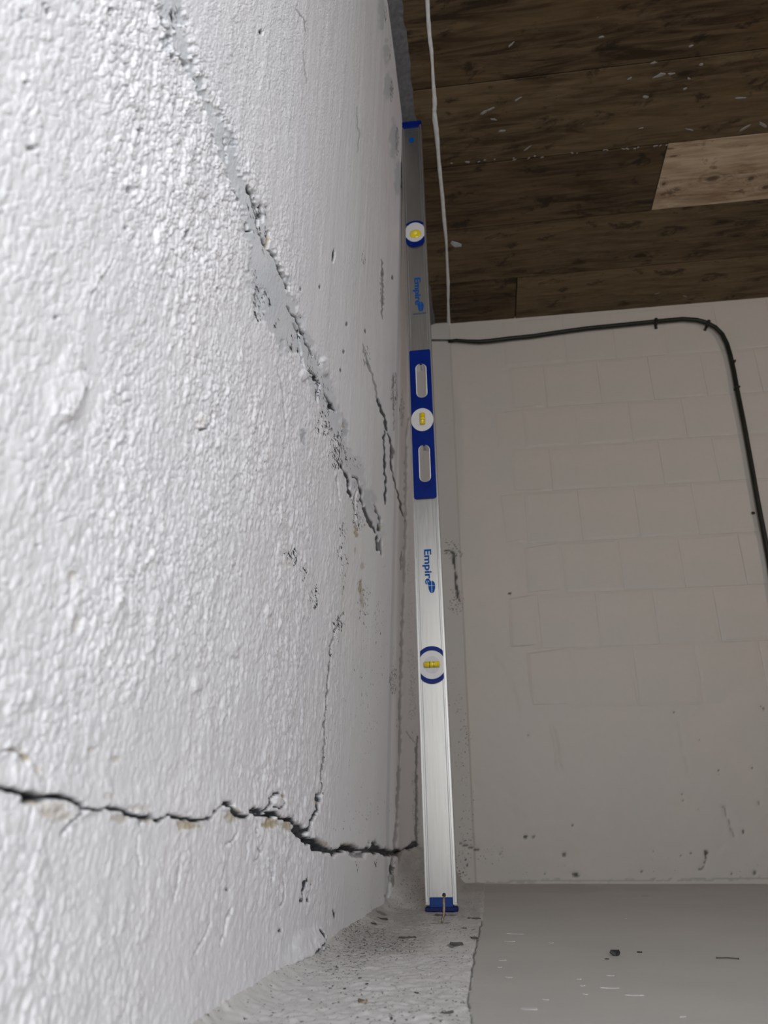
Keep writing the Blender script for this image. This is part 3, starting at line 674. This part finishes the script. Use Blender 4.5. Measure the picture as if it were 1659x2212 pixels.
for k in range(len(yed) - 1):
    js = [-0.235] + joints.get(k, [rw.uniform(0.2, 1.2)]) + [2.58]
    if js[-1] - js[-2] > 1.3: js.insert(-1, js[-2] + 1.2)
    for i in range(len(js) - 1):
        x0, x1 = js[i], js[i + 1]
        g = 0.0019
        bm = bmesh.new(); box_bm(bm, (0, 0, 0), (x1 - x0 - 2 * g, yed[k + 1] - yed[k] - 2 * g, 0.012), 0.0005)
        kind = 'dark'
        if k == 13 and i == 1: kind = 'light'
        elif k == 15 and i == 1: kind = 'mid'
        elif k in (10, 12) or (k == 14): kind = 'darkmid'
        key = (kind, (k * 3 + i) % 4)
        ox, oy = (x0 + x1) / 2, (yed[k] + yed[k + 1]) / 2
        kn = [(q[0] - ox, q[1] - oy, a_, b2) for kk, px_, a_, b2 in KNOTS if kk == (k, i) for q in [on_z(px_, ZC)]]
        if kn: key = (kind, (k, i))
        if key not in wm:
            cs = {'dark': DARKW, 'light': LIGHTW, 'mid': MIDW, 'darkmid': tuple(tuple((a + b) / 2 for a, b in zip(p, q)) for p, q in zip(DARKW, MIDW))}[kind]
            wm[key] = wood('wood_plank_' + kind, *cs, (k * 3 + i) % 4 + (5 if kind == 'light' else 0), kn)
        o = obj('plank', bm, wm[key], ceil)
        if kind == 'light': o['label'] = 'paler tan plank with dark knots'
        o.location = ((x0 + x1) / 2, (yed[k] + yed[k + 1]) / 2, ZC + 0.006 + rw.uniform(0, 0.0012))
        planks[(k, i)] = o
def plank_at(p):
    q = on_z(p, ZC)
    k = max(i for i in range(len(yed) - 1) if yed[i] <= q[1])
    for i in range(4):
        o = planks.get((k, i))
        if o and abs(o.location.x - q[0]) <= o.dimensions.x / 2 + 1e-3: return o, q
    return planks[(k, 0)], q
def blot(name, p, s, material, seed, th=0.0012):
    """thin dried splash of paint or plaster stuck under a plank"""
    o, q = plank_at(p); r = random.Random(seed); bm = bmesh.new(); n = 9
    loop = []
    for i in range(n):
        a = 2 * math.pi * i / n; rr = r.uniform(0.55, 1.1)
        loop.append((s[0] * rr * math.cos(a), s[1] * rr * math.sin(a)))
    top = [bm.verts.new((x, y, 0)) for x, y in loop]; bot = [bm.verts.new((x * .75, y * .75, -th)) for x, y in loop]
    for i in range(n): bm.faces.new((top[i], top[(i + 1) % n], bot[(i + 1) % n], bot[i]))
    bm.faces.new(bot); bm.faces.new(top)
    c = obj(name, bm, material, o)
    c.location = (q[0] - o.location.x, q[1] - o.location.y, ZC + 0.0005 - o.location.z + 0.0)
    c.rotation_euler = (0, 0, r.uniform(-0.8, 0.8))
    return c
M['scuff'] = simple('dull_plaster_scuff', (0.20, 0.185, 0.165), 0.7, 0, 0.25, 90, 0.4)
M['splash'] = simple('grey_white_splash', (0.36, 0.37, 0.38), 0.7, 0, 0.2, 90, 0.4)
blot('paint_splash', (985, 528), (0.017, 0.024), M['splash'], 1)
for i, (x, y, a, b) in enumerate(((1046, 243, .016, .005), (1060, 236, .018, .004), (1118, 215, .014, .004), (1084, 283, .012, .006), (1066, 258, .012, .004), (1425, 163, .02, .007), (1450, 160, .012, .005), (1360, 170, .008, .004), (1488, 170, .008, .004), (1412, 136, .012, .004),
                                  (1492, 100, .008, .004), (1515, 140, .010, .005), (1480, 192, .007, .005), (1395, 210, .010, .006), (1610, 276, .020, .005), (1648, 270, .020, .005), (1490, 280, .016, .003), (1140, 320, .016, .003), (1420, 634, .012, .003), (1480, 640, .014, .003), (1385, 277, .008, .003), (1600, 212, .02, .004), (1105, 96, .012, .004), (1300, 80, .01, .004))):
    blot('plaster_scuff', (x, y), (a, b), M['scuff'], 20 + i)

for i in range(22):                                          # crumbs of pale grout along one open joint
    t = rw.random(); x = 945 + t * 500
    blot('grout_crumb', (x, 357 - (x - 945) * 0.085 + rw.uniform(-2.5, 2.5)), (rw.uniform(.003, .010), rw.uniform(.002, .004)), M['scuff'], 300 + i)
# caulk line under the ceiling
cp = [(920, -40, 9), (923, 0, 9), (925, 40, 9.5), (928, 80, 9), (932, 110, 8), (934, 140, 6), (936, 180, 7), (938, 205, 9), (939, 225, 10.5), (938, 240, 8.5), (939, 258, 11), (942, 278, 11), (945, 310, 9), (948, 350, 8.5), (953, 400, 8), (956, 430, 8.5), (959, 470, 8), (961, 490, 7), (964, 520, 5.5), (966, 570, 5), (968, 610, 7), (968, 640, 6), (968, 655, 5), (969, 690, 7), (970, 706, 8)]
pts, rad = [], []
for x, y, wpx in cp:
    q = on_z((x, y), ZC); dd = -(((q - CAM) @ R)[2]); pts.append((q[0], q[1], ZC - 0.001)); rad.append(0.5 * wpx * dd / F)
P2, R2 = [], []
rc = random.Random(3)
P2.append((pts[0][0], -1.5, ZC - 0.001)); R2.append(0.007)
P2.append((pts[0][0], 0.2, ZC - 0.001)); R2.append(0.008)
for i in range(len(pts) - 1):
    for t in (0, .33, .66):
        P2.append(tuple(a + (b - a) * t for a, b in zip(pts[i], pts[i + 1]))); R2.append((rad[i] + (rad[i + 1] - rad[i]) * t) * rc.uniform(.9, 1.1))
P2.append(pts[-1]); R2.append(rad[-1])
P2.append((pts[-1][0], YB - 0.006, ZC - 0.001)); R2.append(rad[-1])
bm = bmesh.new(); tube_bm(bm, P2, R2, 8, (2, 0.6))
c = obj('trim_1', bm, M['caulk'], smooth=True); tag(c, 'lumpy white caulk line running along the brown ceiling', kind='structure')
# ragged mortar smear between the left wall and the ceiling
bm = bmesh.new(); n = 120; ya = np.linspace(0.3, YB, n); rs = random.Random(4)
pr = []
for i, y in enumerate(ya):
    wdt = 0.044 + 0.02 * (vnoise(np.array([y * 14.0]), np.array([0.5]), 3)[0] - 0.5) + rs.uniform(-.002, .002)
    xw = -A1 - 0.006 - (0.016 if y > 1.84 else 0)
    pr.append([bm.verts.new((xw, y, ZC - 0.012)), bm.verts.new((xw + wdt * .55, y, ZC - 0.006 - rs.uniform(0, .002))), bm.verts.new((xw + wdt, y, ZC + 0.001))])
for a, b in zip(pr[:-1], pr[1:]):
    for j in range(2): bm.faces.new((a[j], a[j + 1], b[j + 1], b[j]))
c = obj('trim_2', bm, M['mortar'], smooth=True); tag(c, 'ragged grey mortar smear between white wall and ceiling', kind='structure')

# right wall and the far side of the opening, outside the view, so that light bounces as in a room
bm = bmesh.new(); box_bm(bm, (2.63, 0.5, ZC / 2), (0.05, 4.2, ZC + 0.02))
wr = obj('wall_right', bm, cr); tag(wr, 'plain painted wall along the right side of the room', kind='structure')

# ================================================================== CABLE on the back wall
cpx = [(975, 735), (985, 735), (1010, 737), (1035, 738), (1060, 736), (1100, 731), (1150, 726), (1210, 717), (1270, 709), (1330, 703), (1390, 697), (1440, 692), (1475, 689), (1505, 691), (1527, 697), (1545, 707), (1560, 722), (1570, 742), (1577, 765), (1585, 800), (1592, 840), (1600, 880), (1608, 920), (1617, 970), (1626, 1020), (1634, 1066), (1644, 1120), (1653, 1165), (1662, 1215), (1674, 1290)]
root = empty('conduit', tuple(on_y((1580, 780), YB - 0.01)))
tag(root, 'dark round conduit bending down the white block wall', 'pipe')
yc = YB - 0.018
pp = [on_y(p, yc) for p in cpx]
bend = [tuple(p) for p in pp]
bend[0] = (pp[0][0] - 0.012, YB - 0.012, pp[0][2])
end = (pp[-1][0] + 0.01, yc, 0.02)
last = pp[-1]
bend += [(last[0] + 0.012, yc, last[2] - 0.25), (last[0] + 0.02, yc, 0.06)]
loc = Vector(root.location)
bm = bmesh.new(); tube_bm(bm, [Vector(b) - loc for b in bend], [0.0062, .0065, .007] + [0.0082] * (len(bend) - 3), 12)
obj('pipe', bm, M['cable'], root, smooth=True)
for i, (x, y, r_) in enumerate(((1417, 695, 0), (1529, 699, .5), (1583, 782, 1.35), (1592, 838, 1.35))):
    q = on_y((x, y), yc); bm = bmesh.new()
    box_bm(bm, (0, -0.001, 0), (0.012, 0.022, 0.024), 0.003, 1); box_bm(bm, (0, 0.013, -0.014 if i < 2 else 0.0), (0.010, 0.006, 0.018), 0.001)
    o = obj('clip', bm, M['strap'], root); o.location = Vector(q) - loc; o.rotation_euler = (0, r_, 0)
    if i > 1: o.scale = (0.5, 0.9, 0.85)
bm = bmesh.new(); q = on_y((1627, 1108), YB - 0.004)
bmesh.ops.create_icosphere(bm, subdivisions=2, radius=0.0065); bmesh.ops.scale(bm, vec=(1, .5, .8), verts=bm.verts)
o = obj('bolt_head', bm, M['strap'], smooth=True); o.location = q
tag(o, 'small black bolt head in the wall beside the conduit drop', 'bolt')
# thin painted-over wire on the corner strip, left of the conduit
bm = bmesh.new(); tube_bm(bm, [on_y(p, YB - 0.010) for p in ((905, 733), (935, 735), (955, 735), (976, 735))], 0.0042, 8)
o = obj('trim_3', bm, cr, smooth=True); tag(o, 'painted-over end of wire crossing the corner strip', kind='structure')

# ================================================================== SPIRIT LEVEL
YL = 1.580                                                    # front face of the level
LB, LT = on_y((954.5, 1972), YL), on_y((888, 249), YL)
LBX = -0.0990; LTX = -0.1172
HT = 2.006
lean = math.atan2(LTX - LBX, HT)
lev = empty('spirit_level', (LBX, YL, 0.0022))
lev.rotation_euler = (0, lean, 0)
tag(lev, 'long aluminium spirit level with blue grips standing upright against the cracked wall', 'level')
def lz(y):
    return float(on_y((887 + (y - 250) * 0.0395, y), YL)[2]) - 0.0022
HW, TH = 0.0292, 0.027                                        # half width, thickness
ztop = HT - 0.004
gz0, gz1 = lz(1077), lz(757)
h1 = (lz(860), lz(787)); h2 = (lz(1042), lz(962)); HR = 0.0125; HCX = 0.0015
# body: I-shaped extrusion, cut away behind the hand holes
def prof(full):
    f = 0.0075
    if full:
        return [[(-HW, 0), (-HW + f, 0), (-HW + f, 0.0025), (HW - f, 0.0025), (HW - f, 0), (HW, 0), (HW, TH), (HW - f, TH), (HW - f, TH - .0025), (-HW + f, TH - .0025), (-HW + f, TH), (-HW, TH)]]
    e = 0.0135
    return [[(-HW, 0), (-HW + f, 0), (-HW + f, 0.0025), (-e, 0.0025), (-e, TH - .0025), (-HW + f, TH - .0025), (-HW + f, TH), (-HW, TH)],
            [(HW, 0), (HW, TH), (HW - f, TH), (HW - f, TH - .0025), (e + .002, TH - .0025), (e + .002, 0.0025), (HW - f, 0.0025), (HW - f, 0)]]
bm = bmesh.new()
zr = [(0.012, h2[0] - .004, True), (h2[0] - .004, h2[1] + .004, False), (h2[1] + .004, h1[0] - .004, True), (h1[0] - .004, h1[1] + .004, False), (h1[1] + .004, ztop - .02, True)]
for z0, z1, full in zr:
    for pr in prof(full):
        a = [bm.verts.new((x, y, z0)) for x, y in pr]; b = [bm.verts.new((x, y, z1)) for x, y in pr]
        n = len(pr)
        for i in range(n): bm.faces.new((a[i], a[(i + 1) % n], b[(i + 1) % n], b[i]))
        bm.faces.new(a); bm.faces.new(b)
obj('body', bm, M['alu'], lev)
# machined edge rails and the dark groove beside each
for s in (-1, 1):
    bm = bmesh.new(); box_bm(bm, (s * (HW - 0.0026), -0.0004, (ztop) / 2), (0.0044, 0.0012, ztop - 0.03), 0.0004)
    obj('edge_rail', bm, M['alu_edge'], lev)
    bm = bmesh.new(); box_bm(bm, (s * (HW - 0.0082), 0.0022, (ztop) / 2), (0.0013, 0.0010, ztop - 0.05))
    obj('groove', bm, M['groove'], lev)
# end caps
def cap(z0, up):
    s = 1 if up else -1
    e = lambda n, c, sz, bv, m, p: obj(n, (lambda b: (box_bm(b, c, sz, bv, 2), b)[1])(bmesh.new()), m, p)
    c = e('end_cap', (0, TH / 2 - 0.0005, z0 - s * 0.013 if up else z0 + 0.0145), (2 * HW - 0.0135, TH - 0.001, 0.019), 0.002, M['blue'] if up else M['blue_cap'], lev)
    e('lip', (0, TH / 2, z0 - 0.0025 if up else z0 + 0.004), (2 * HW + 0.002, TH + 0.004, 0.005 if up else 0.008), 0.0018, M['navy'] if not up else M['blue'], c)
cap(0.0, False); cap(ztop, True)
# blue grip plate with two hand holes and a round window
vz = lz(908)
RX, RZ = 0.0262, 0.0305
plate = plate_bm(rrect(-HW + 0.0035, HW - 0.0035, gz0, gz1, 0.004), [stadium(HCX, h1[0], h1[1], HR), stadium(HCX, h2[0], h2[1], HR)], -0.0022, 0.003)
grip = obj('grip_plate', plate, M['blue'], lev)
for hz in (h1, h2):
    bm = bmesh.new(); o_ = stadium(HCX, hz[0], hz[1], HR + .0006, 12); i_ = stadium(HCX, hz[0], hz[1], HR - .0010, 12)
    ring = [[bm.verts.new((x, y, z)) for x, z in lp] for lp, y in ((o_, -0.0026), (i_, -0.0026), (i_, TH), (o_, TH))]
    n = len(o_)
    for a, b in zip(ring, ring[1:] + ring[:1]):
        for k in range(n): bm.faces.new((a[k], a[(k + 1) % n], b[(k + 1) % n], b[k]))
    obj('hole_liner', bm, M['liner'], grip, smooth=False)
# vial windows
def disc_bm(rx, rz, y0, y1, clip=None, n=40):
    lp = []
    for k in range(n):
        x, z = rx * math.cos(2 * math.pi * k / n), rz * math.sin(2 * math.pi * k / n)
        lp.append((max(-clip, min(clip, x)) if clip else x, z))
    return plate_bm(lp, [], y0, y1)
def ringarc_bm(r0x, r0z, r1x, r1z, a0, a1, clip, y0, y1, n=16):
    o_ = arc(0, 0, r1x, r1z, a0, a1, n); i_ = arc(0, 0, r0x, r0z, a1, a0, n)
    return plate_bm([(max(-clip, min(clip, x)), z) for x, z in o_ + i_], [], y0, y1)
CL = HW - 0.0062
def vial(z, mode):
    wnd = empty('vial_window', (0, 0, z)); wnd.parent = lev
    if mode == 'plumb':
        obj('white_surround', disc_bm(CL + .006, 0.0300, -0.0010, 0.0024, CL), M['white'], wnd)
        for a0, a1 in ((34, 146), (214, 326)):
            obj('blue_arc', ringarc_bm(CL + .0055, 0.0296, CL + .012, 0.0385, a0, a1, CL + .0006, -0.0022, 0.0024), M['blue'], wnd)
        obj('vial_cup', disc_bm(0.0165, 0.0180, -0.0014, -0.0002), M['cup'], wnd)
        bm = bmesh.new(); tube_bm(bm, [(-0.0160, -0.004, 0), (-.0152, -.004, 0), (0.0152, -0.004, 0), (.0160, -.004, 0)], [.0040, .0060, .0060, .0040], 16)
        v = obj('vial', bm, M['yellow'], wnd, smooth=True)
        for x in (-0.0045, 0.0045):
            bm = bmesh.new(); tube_bm(bm, [(x - .0005, -0.004, 0), (x + .0005, -0.004, 0)], .0063, 16); obj('vial_line', bm, M['black'], v)
    elif mode == 'upper':
        obj('white_surround', disc_bm(CL + .004, 0.0335, -0.0010, 0.0024, CL + .0015), M['white'], wnd)
        for a0, a1, w_ in ((48, 132, .004), (208, 332, .012)):
            obj('blue_arc', ringarc_bm(CL + .0035, 0.0330, CL + .012, 0.0335 + w_ * 1.2, a0, a1, CL + .001, -0.0022, 0.0024), M['blue'], wnd)
        bm = bmesh.new(); bmesh.ops.create_uvsphere(bm, u_segments=20, v_segments=12, radius=1.0)
        bmesh.ops.scale(bm, vec=(0.0155, 0.004, 0.0140), verts=bm.verts); bmesh.ops.translate(bm, vec=(0.001, -0.001, -0.006), verts=bm.verts)
        v = obj('vial', bm, M['yellow'], wnd, smooth=True)
        obj('vial_bubble', (lambda b: (bmesh.ops.create_uvsphere(b, u_segments=14, v_segments=8, radius=1.0), bmesh.ops.scale(b, vec=(.0055, .002, .0055), verts=b.verts), bmesh.ops.translate(b, vec=(.001, -.0045, -.006), verts=b.verts), b)[3])(bmesh.new()), M['bubble'], v, smooth=True)
    else:
        obj('white_surround', disc_bm(RX, RZ, -0.0040, -0.0020), M['white'], wnd)
        obj('vial_cup', disc_bm(0.0150, 0.0185, -0.0046, -0.0038), M['white'], wnd)
        bm = bmesh.new(); tube_bm(bm, [(0.0005, -0.006, -.0150), (.0005, -.006, -.0142), (0.0005, -0.006, .0142), (.0005, -.006, .0150)], [.0040, .0064, .0064, .0040], 16)
        v = obj('vial', bm, M['yellow'], wnd, smooth=True)
        for q in (-0.0042, 0.0042):
            bm = bmesh.new(); tube_bm(bm, [(.0005, -0.006, q - .0004), (.0005, -0.006, q + .0004)], .0066, 16); obj('vial_line', bm, M['black'], v)
M['bubble'] = simple('pale_yellow_bubble', (0.75, 0.66, 0.10), 0.15, 0, 0.05, 60, 0)
vial(lz(1436), 'plumb'); vial(lz(502), 'upper'); vial(vz, 'level')
# lettering, reading downwards
def text_mesh(body, size, off):
    cu = bpy.data.curves.new('txt', 'FONT'); cu.body = body; cu.size = size; cu.offset = off; cu.extrude = 0.0002
    cu.resolution_u = 4
    o = bpy.data.objects.new('txt', cu); COL.objects.link(o)
    bpy.context.view_layer.update()
    me = bpy.data.meshes.new_from_object(o.evaluated_get(bpy.context.evaluated_depsgraph_get()))
    bpy.data.objects.remove(o); bpy.data.curves.remove(cu)
    return me
ROT = Matrix(((0, 1, 0), (0, 0, -1), (-1, 0, 0)))             # text x -> down, text y -> right, text z -> towards the viewer
def lettering(zt, zb, xc, cap_h, name='lettering'):
    me = text_mesh('Empire', 1.0, 0.024)
    co = np.array([v.co[:] for v in me.vertices]); 
    L = (zt - zb)
    k = L * 0.84 / (co[:, 0].max() - co[:, 0].min())
    x0 = co[:, 0].min()
    ky = cap_h / 0.70
    for v in me.vertices:
        x, y, z = v.co
        v.co = ROT @ Vector(((x - x0) * k, y * ky, z * 0.0 + (0.0004 if z > 0 else -.0001)))
    o = link(name, me, M['print'], lev); o.location = (xc, 0.0020, zt)
    # leaf mark with a pale cross over the last letter
    cxx = L * 0.875; a, b = L * 0.17, cap_h * 0.46
    gap = 0.0011
    for sx_ in (-1, 1):
        for sy_ in (-1, 1):
            lp = []
            for i in range(9):
                t = math.pi / 2 * i / 8
                lp.append((sx_ * (gap * .5 + (a if sx_ > 0 else a * .62) * math.cos(t)), sy_ * (gap * .5 + b * math.sin(t) ** (1.0))))
            lp.append((sx_ * gap * .5, sy_ * gap * .5))
            bm = bmesh.new(); vs = [bm.verts.new(ROT @ Vector((cxx + x, cap_h * .88 + y, 0.0005))) for x, y in lp]
            bm.faces.new(vs)
            r = bmesh.ops.extrude_face_region(bm, geom=bm.faces[:]); bmesh.ops.translate(bm, vec=(0, .0006, 0), verts=[v for v in r['geom'] if isinstance(v, bmesh.types.BMVert)])
            obj('leaf_mark', bm, M['print'], o)
    return o
lettering(lz(1186), lz(1276), -0.0072, 0.0150)
lettering(lz(599), lz(668), -0.0062, 0.0150)
# small print
def small_print(z, x0, x1, h, n, m, seed):
    r = random.Random(seed); bm = bmesh.new(); x = x0
    while x < x1 - .001:
        w_ = r.uniform(.0012, .003); box_bm(bm, (x + w_ / 2, 0.0022, z + r.uniform(-.0004, .0004)), (w_, .0006, h)); x += w_ + .0007
    obj('small_print', bm, m, lev)
small_print(lz(676), -0.013, 0.019, 0.0042, 1, M['greyink'], 1)
small_print(lz(284), -0.011, 0.012, 0.004, 1, M['greyink'], 2)
small_print(lz(288), -0.010, 0.010, 0.004, 1, M['greyink'], 3)
bm = ringarc_bm(.0170, .006, .0170, .0125, 25, 155, .016, .0018, .0028); o = obj('small_print', bm, M['groove'], lev); o.location = (0, 0, lz(273) - 0.006)
bm = disc_bm(.0078, .0100, .0016, .0028); o = obj('badge', bm, M['print'], lev); o.location = (0, 0, lz(301))

# ================================================================== NAIL in front of the level
q = on_z((955, 1997)); t0 = on_y((959, 1934), q[1] + 0.012)
nr = empty('nail', (q[0], q[1], 0.0)); tag(nr, 'thin rusty nail standing upright before the foot of the level', 'nail')
d = Vector(t0) - Vector(nr.location)
bm = bmesh.new(); tube_bm(bm, [(0, 0, -0.001), (0, 0, 0.006), d * .3 + Vector((.0016, 0, 0)), d * .6 + Vector((.0014, 0, 0)), d * .92, d], [.0022, .0019, .0022, .0022, .0023, .0016], 10)
obj('shank', bm, M['rust'], nr, smooth=True)
bm = bmesh.new(); tube_bm(bm, [d + Vector((0, .001, -.0006)), d + Vector((.0004, -.0006, .0022))], [.0031, .0026], 12)
obj('nail_head', bm, M['strap'], nr, smooth=True)

# ================================================================== scraps on the floor
def scrap_bm(lx, ly, th, seed, curl=0.0, n=10):
    r = random.Random(seed); bm = bmesh.new(); lo, hi = [], []
    for i in range(n):
        a = 2 * math.pi * i / n; k = r.uniform(.6, 1.1)
        x, y = lx * k * math.cos(a), ly * k * math.sin(a); z = curl * (x / lx) ** 2
        lo.append(bm.verts.new((x, y, z))); hi.append(bm.verts.new((x * .8, y * .8, z + th * r.uniform(.7, 1.1))))
    for i in range(n): bm.faces.new((lo[i], lo[(i + 1) % n], hi[(i + 1) % n], hi[i]))
    bm.faces.new(lo); bm.faces.new(hi); return bm
FZ = {}
def floor_z(x, y):
    dg = bpy.context.evaluated_depsgraph_get()
    i = np.abs(xf - x).argmin(); j = np.abs(yf - y).argmin()
    return float(FLZ[j, i])
FLZ = np.array([v.co.z for v in wfl.data.vertices]).reshape(Xf.shape)
def scrap(name, p, lx, ly, th, m, label, cat, seed, rz=0.0, curl=0.0, group=None):
    q = on_z(p); z = floor_z(q[0], q[1])
    if z > 0.004: q = on_z(p, z); z = floor_z(q[0], q[1])
    o = obj(name, scrap_bm(lx, ly, th, seed, curl), m); o.location = (q[0], q[1], z - 0.0003); o.rotation_euler = (0, 0, rz)
    return tag(o, label, cat, group)
L1 = scrap('leaf_scrap', (1330, 2064), .0070, .0045, .0032, M['debris'], 'black crumpled leaf scrap lying on the smooth grey floor', 'debris', 5, .4, .004)
scrap('leaf_crumb', (1381, 2057), .0036, .0028, .0015, M['debris'], 'tiny black crumb right of the crumpled leaf scrap', 'debris', 2)
scrap('leaf_crumb', (1312, 2072), .0032, .002, .0012, M['debris'], 'tiny black crumb left of the crumpled leaf scrap', 'debris', 3)
q0, q1 = on_z((1547, 2071)), on_z((1597, 2073))
z0_ = max(floor_z(q0[0], q0[1]), floor_z(q1[0], q1[1])) + .0008
bm = bmesh.new(); mid = (q0 + q1) / 2
tube_bm(bm, [Vector(q0 - mid), Vector((q0 + (q1 - q0) * .1) - mid), Vector((0, .001, .0004)), Vector((q0 + (q1 - q0) * .9) - mid), Vector(q1 - mid)], [.0011, .0006, .0006, .0006, .0010], 7)
o = obj('twig', bm, M['sliver']); o.location = (mid[0], mid[1], z0_); tag(o, 'thin dark straight twig lying on the floor at the right', 'twig')
for i, (x, y, a, b, rz, lab) in enumerate((
        (880, 2029, .016, .004, .2, 'long dark sliver on the mortar strip left below the nail'),
        (826, 1984, .016, .004, -.5, 'slanted dark sliver near the wall foot left of the level'),
        (806, 2001, .009, .003, -.6, 'short dark sliver farthest left under the slanted one'),
        (988, 2044, .013, .005, 0, 'broad dark sliver between the nail and the floor seam'),
        (1026, 1986, .013, .003, .05, 'thin dark sliver lying across the seam right of the level'),
        (1024, 2030, .008, .003, .1, 'small dark sliver touching the floor seam below the level'),
        (950, 1979, .012, .002, 0, 'thin dark sliver flat against the blue foot of the level'))):
    scrap('dark_sliver', (x, y), a, b, .0025, M['sliver'], lab, 'debris', 40 + i, rz, .001, 'dark slivers on the mortar strip')
for i, (x, y, a, b, rz) in enumerate(((778, 2120, .0024, .0016, .3), (792, 2134, .002, .0016, .8), (744, 2142, .0022, .0014, 1.1), (900, 2150, .0026, .0012, -.6), (1005, 2010, .003, .002, 0))):
    scrap('dark_speck', (x, y), a, b, .0012, M['sliver'], 'tiny dark speck on the rough mortar strip', 'debris', 60 + i, rz, .0005, 'dark specks on the mortar strip')
scrap('curled_straw', (965, 2193), .008, .0016, .0016, M['sliver'], 'curled dark straw near the seam at the bottom edge', 'debris', 71, .25, .002)
scrap('rusty_curl', (783, 2170), .005, .0024, .002, M['rust'], 'rust brown curl on the rough strip at the bottom', 'debris', 72, -.3, .002)
FLAB = {(1115, 2018): 'largest pale paint flake, on the smooth floor right of the seam', (1100, 2034): 'pale paint flake just below the largest one right of the seam',
        (1140, 2180): 'wide pale paint flake near the bottom edge right of the seam', (880, 2010): 'pale plaster flake above the long dark sliver on the strip',
        (868, 2020): 'small pale flake touching the left end of the long dark sliver', (925, 2098): 'pale flake in the middle of the rough mortar strip',
        (842, 2115): 'pale flake on the left of the rough mortar strip', (1370, 2150): 'longer pale streak-like flake below the black leaf scrap', (1320, 2135): 'pale streak-like flake straight below the black leaf scrap',
        (1000, 2060): 'pale flake beside the seam below the broad dark sliver', (940, 2160): 'pale flake on the strip close to the bottom edge', (1352, 1984): 'lone pale flake far back on the smooth floor', (1475, 2195): 'lone pale flake at the bottom right of the floor'}
for i, (x, y, a, b, rz) in enumerate(((1115, 2018, .014, .011, 0), (1100, 2034, .008, .008, .4), (1320, 2108, .005, .003, 0), (1080, 2090, .003, .003, 0), (1258, 2130, .003, .003, 0), (1265, 2148, .003, .003, 0), (1190, 2037, .004, .003, 0), (1352, 1984, .004, .004, .2), (1140, 2180, .010, .006, 0), (1250, 2116, .003, .002, 0), (1100, 2112, .004, .004, .4), (1370, 2150, .010, .003, .1), (1320, 2135, .010, .003, .0),
                                      (925, 2098, .012, .006, .2), (842, 2115, .010, .006, .5), (880, 2010, .014, .010, .9), (868, 2020, .008, .008, .3), (1180, 2160, .004, .003, 0), (1000, 2060, .009, .006, .2), (940, 2160, .008, .004, .2), (1475, 2195, .004, .003, .2), (1085, 2075, .006, .004, .2))):
    scrap('paint_flake', (x, y), a, b, .0005, M['flake'], FLAB.get((x, y), 'small pale paint flake lying flat on the grey floor'), 'debris', 80 + i, rz, .0004, 'pale paint flakes on the floor')
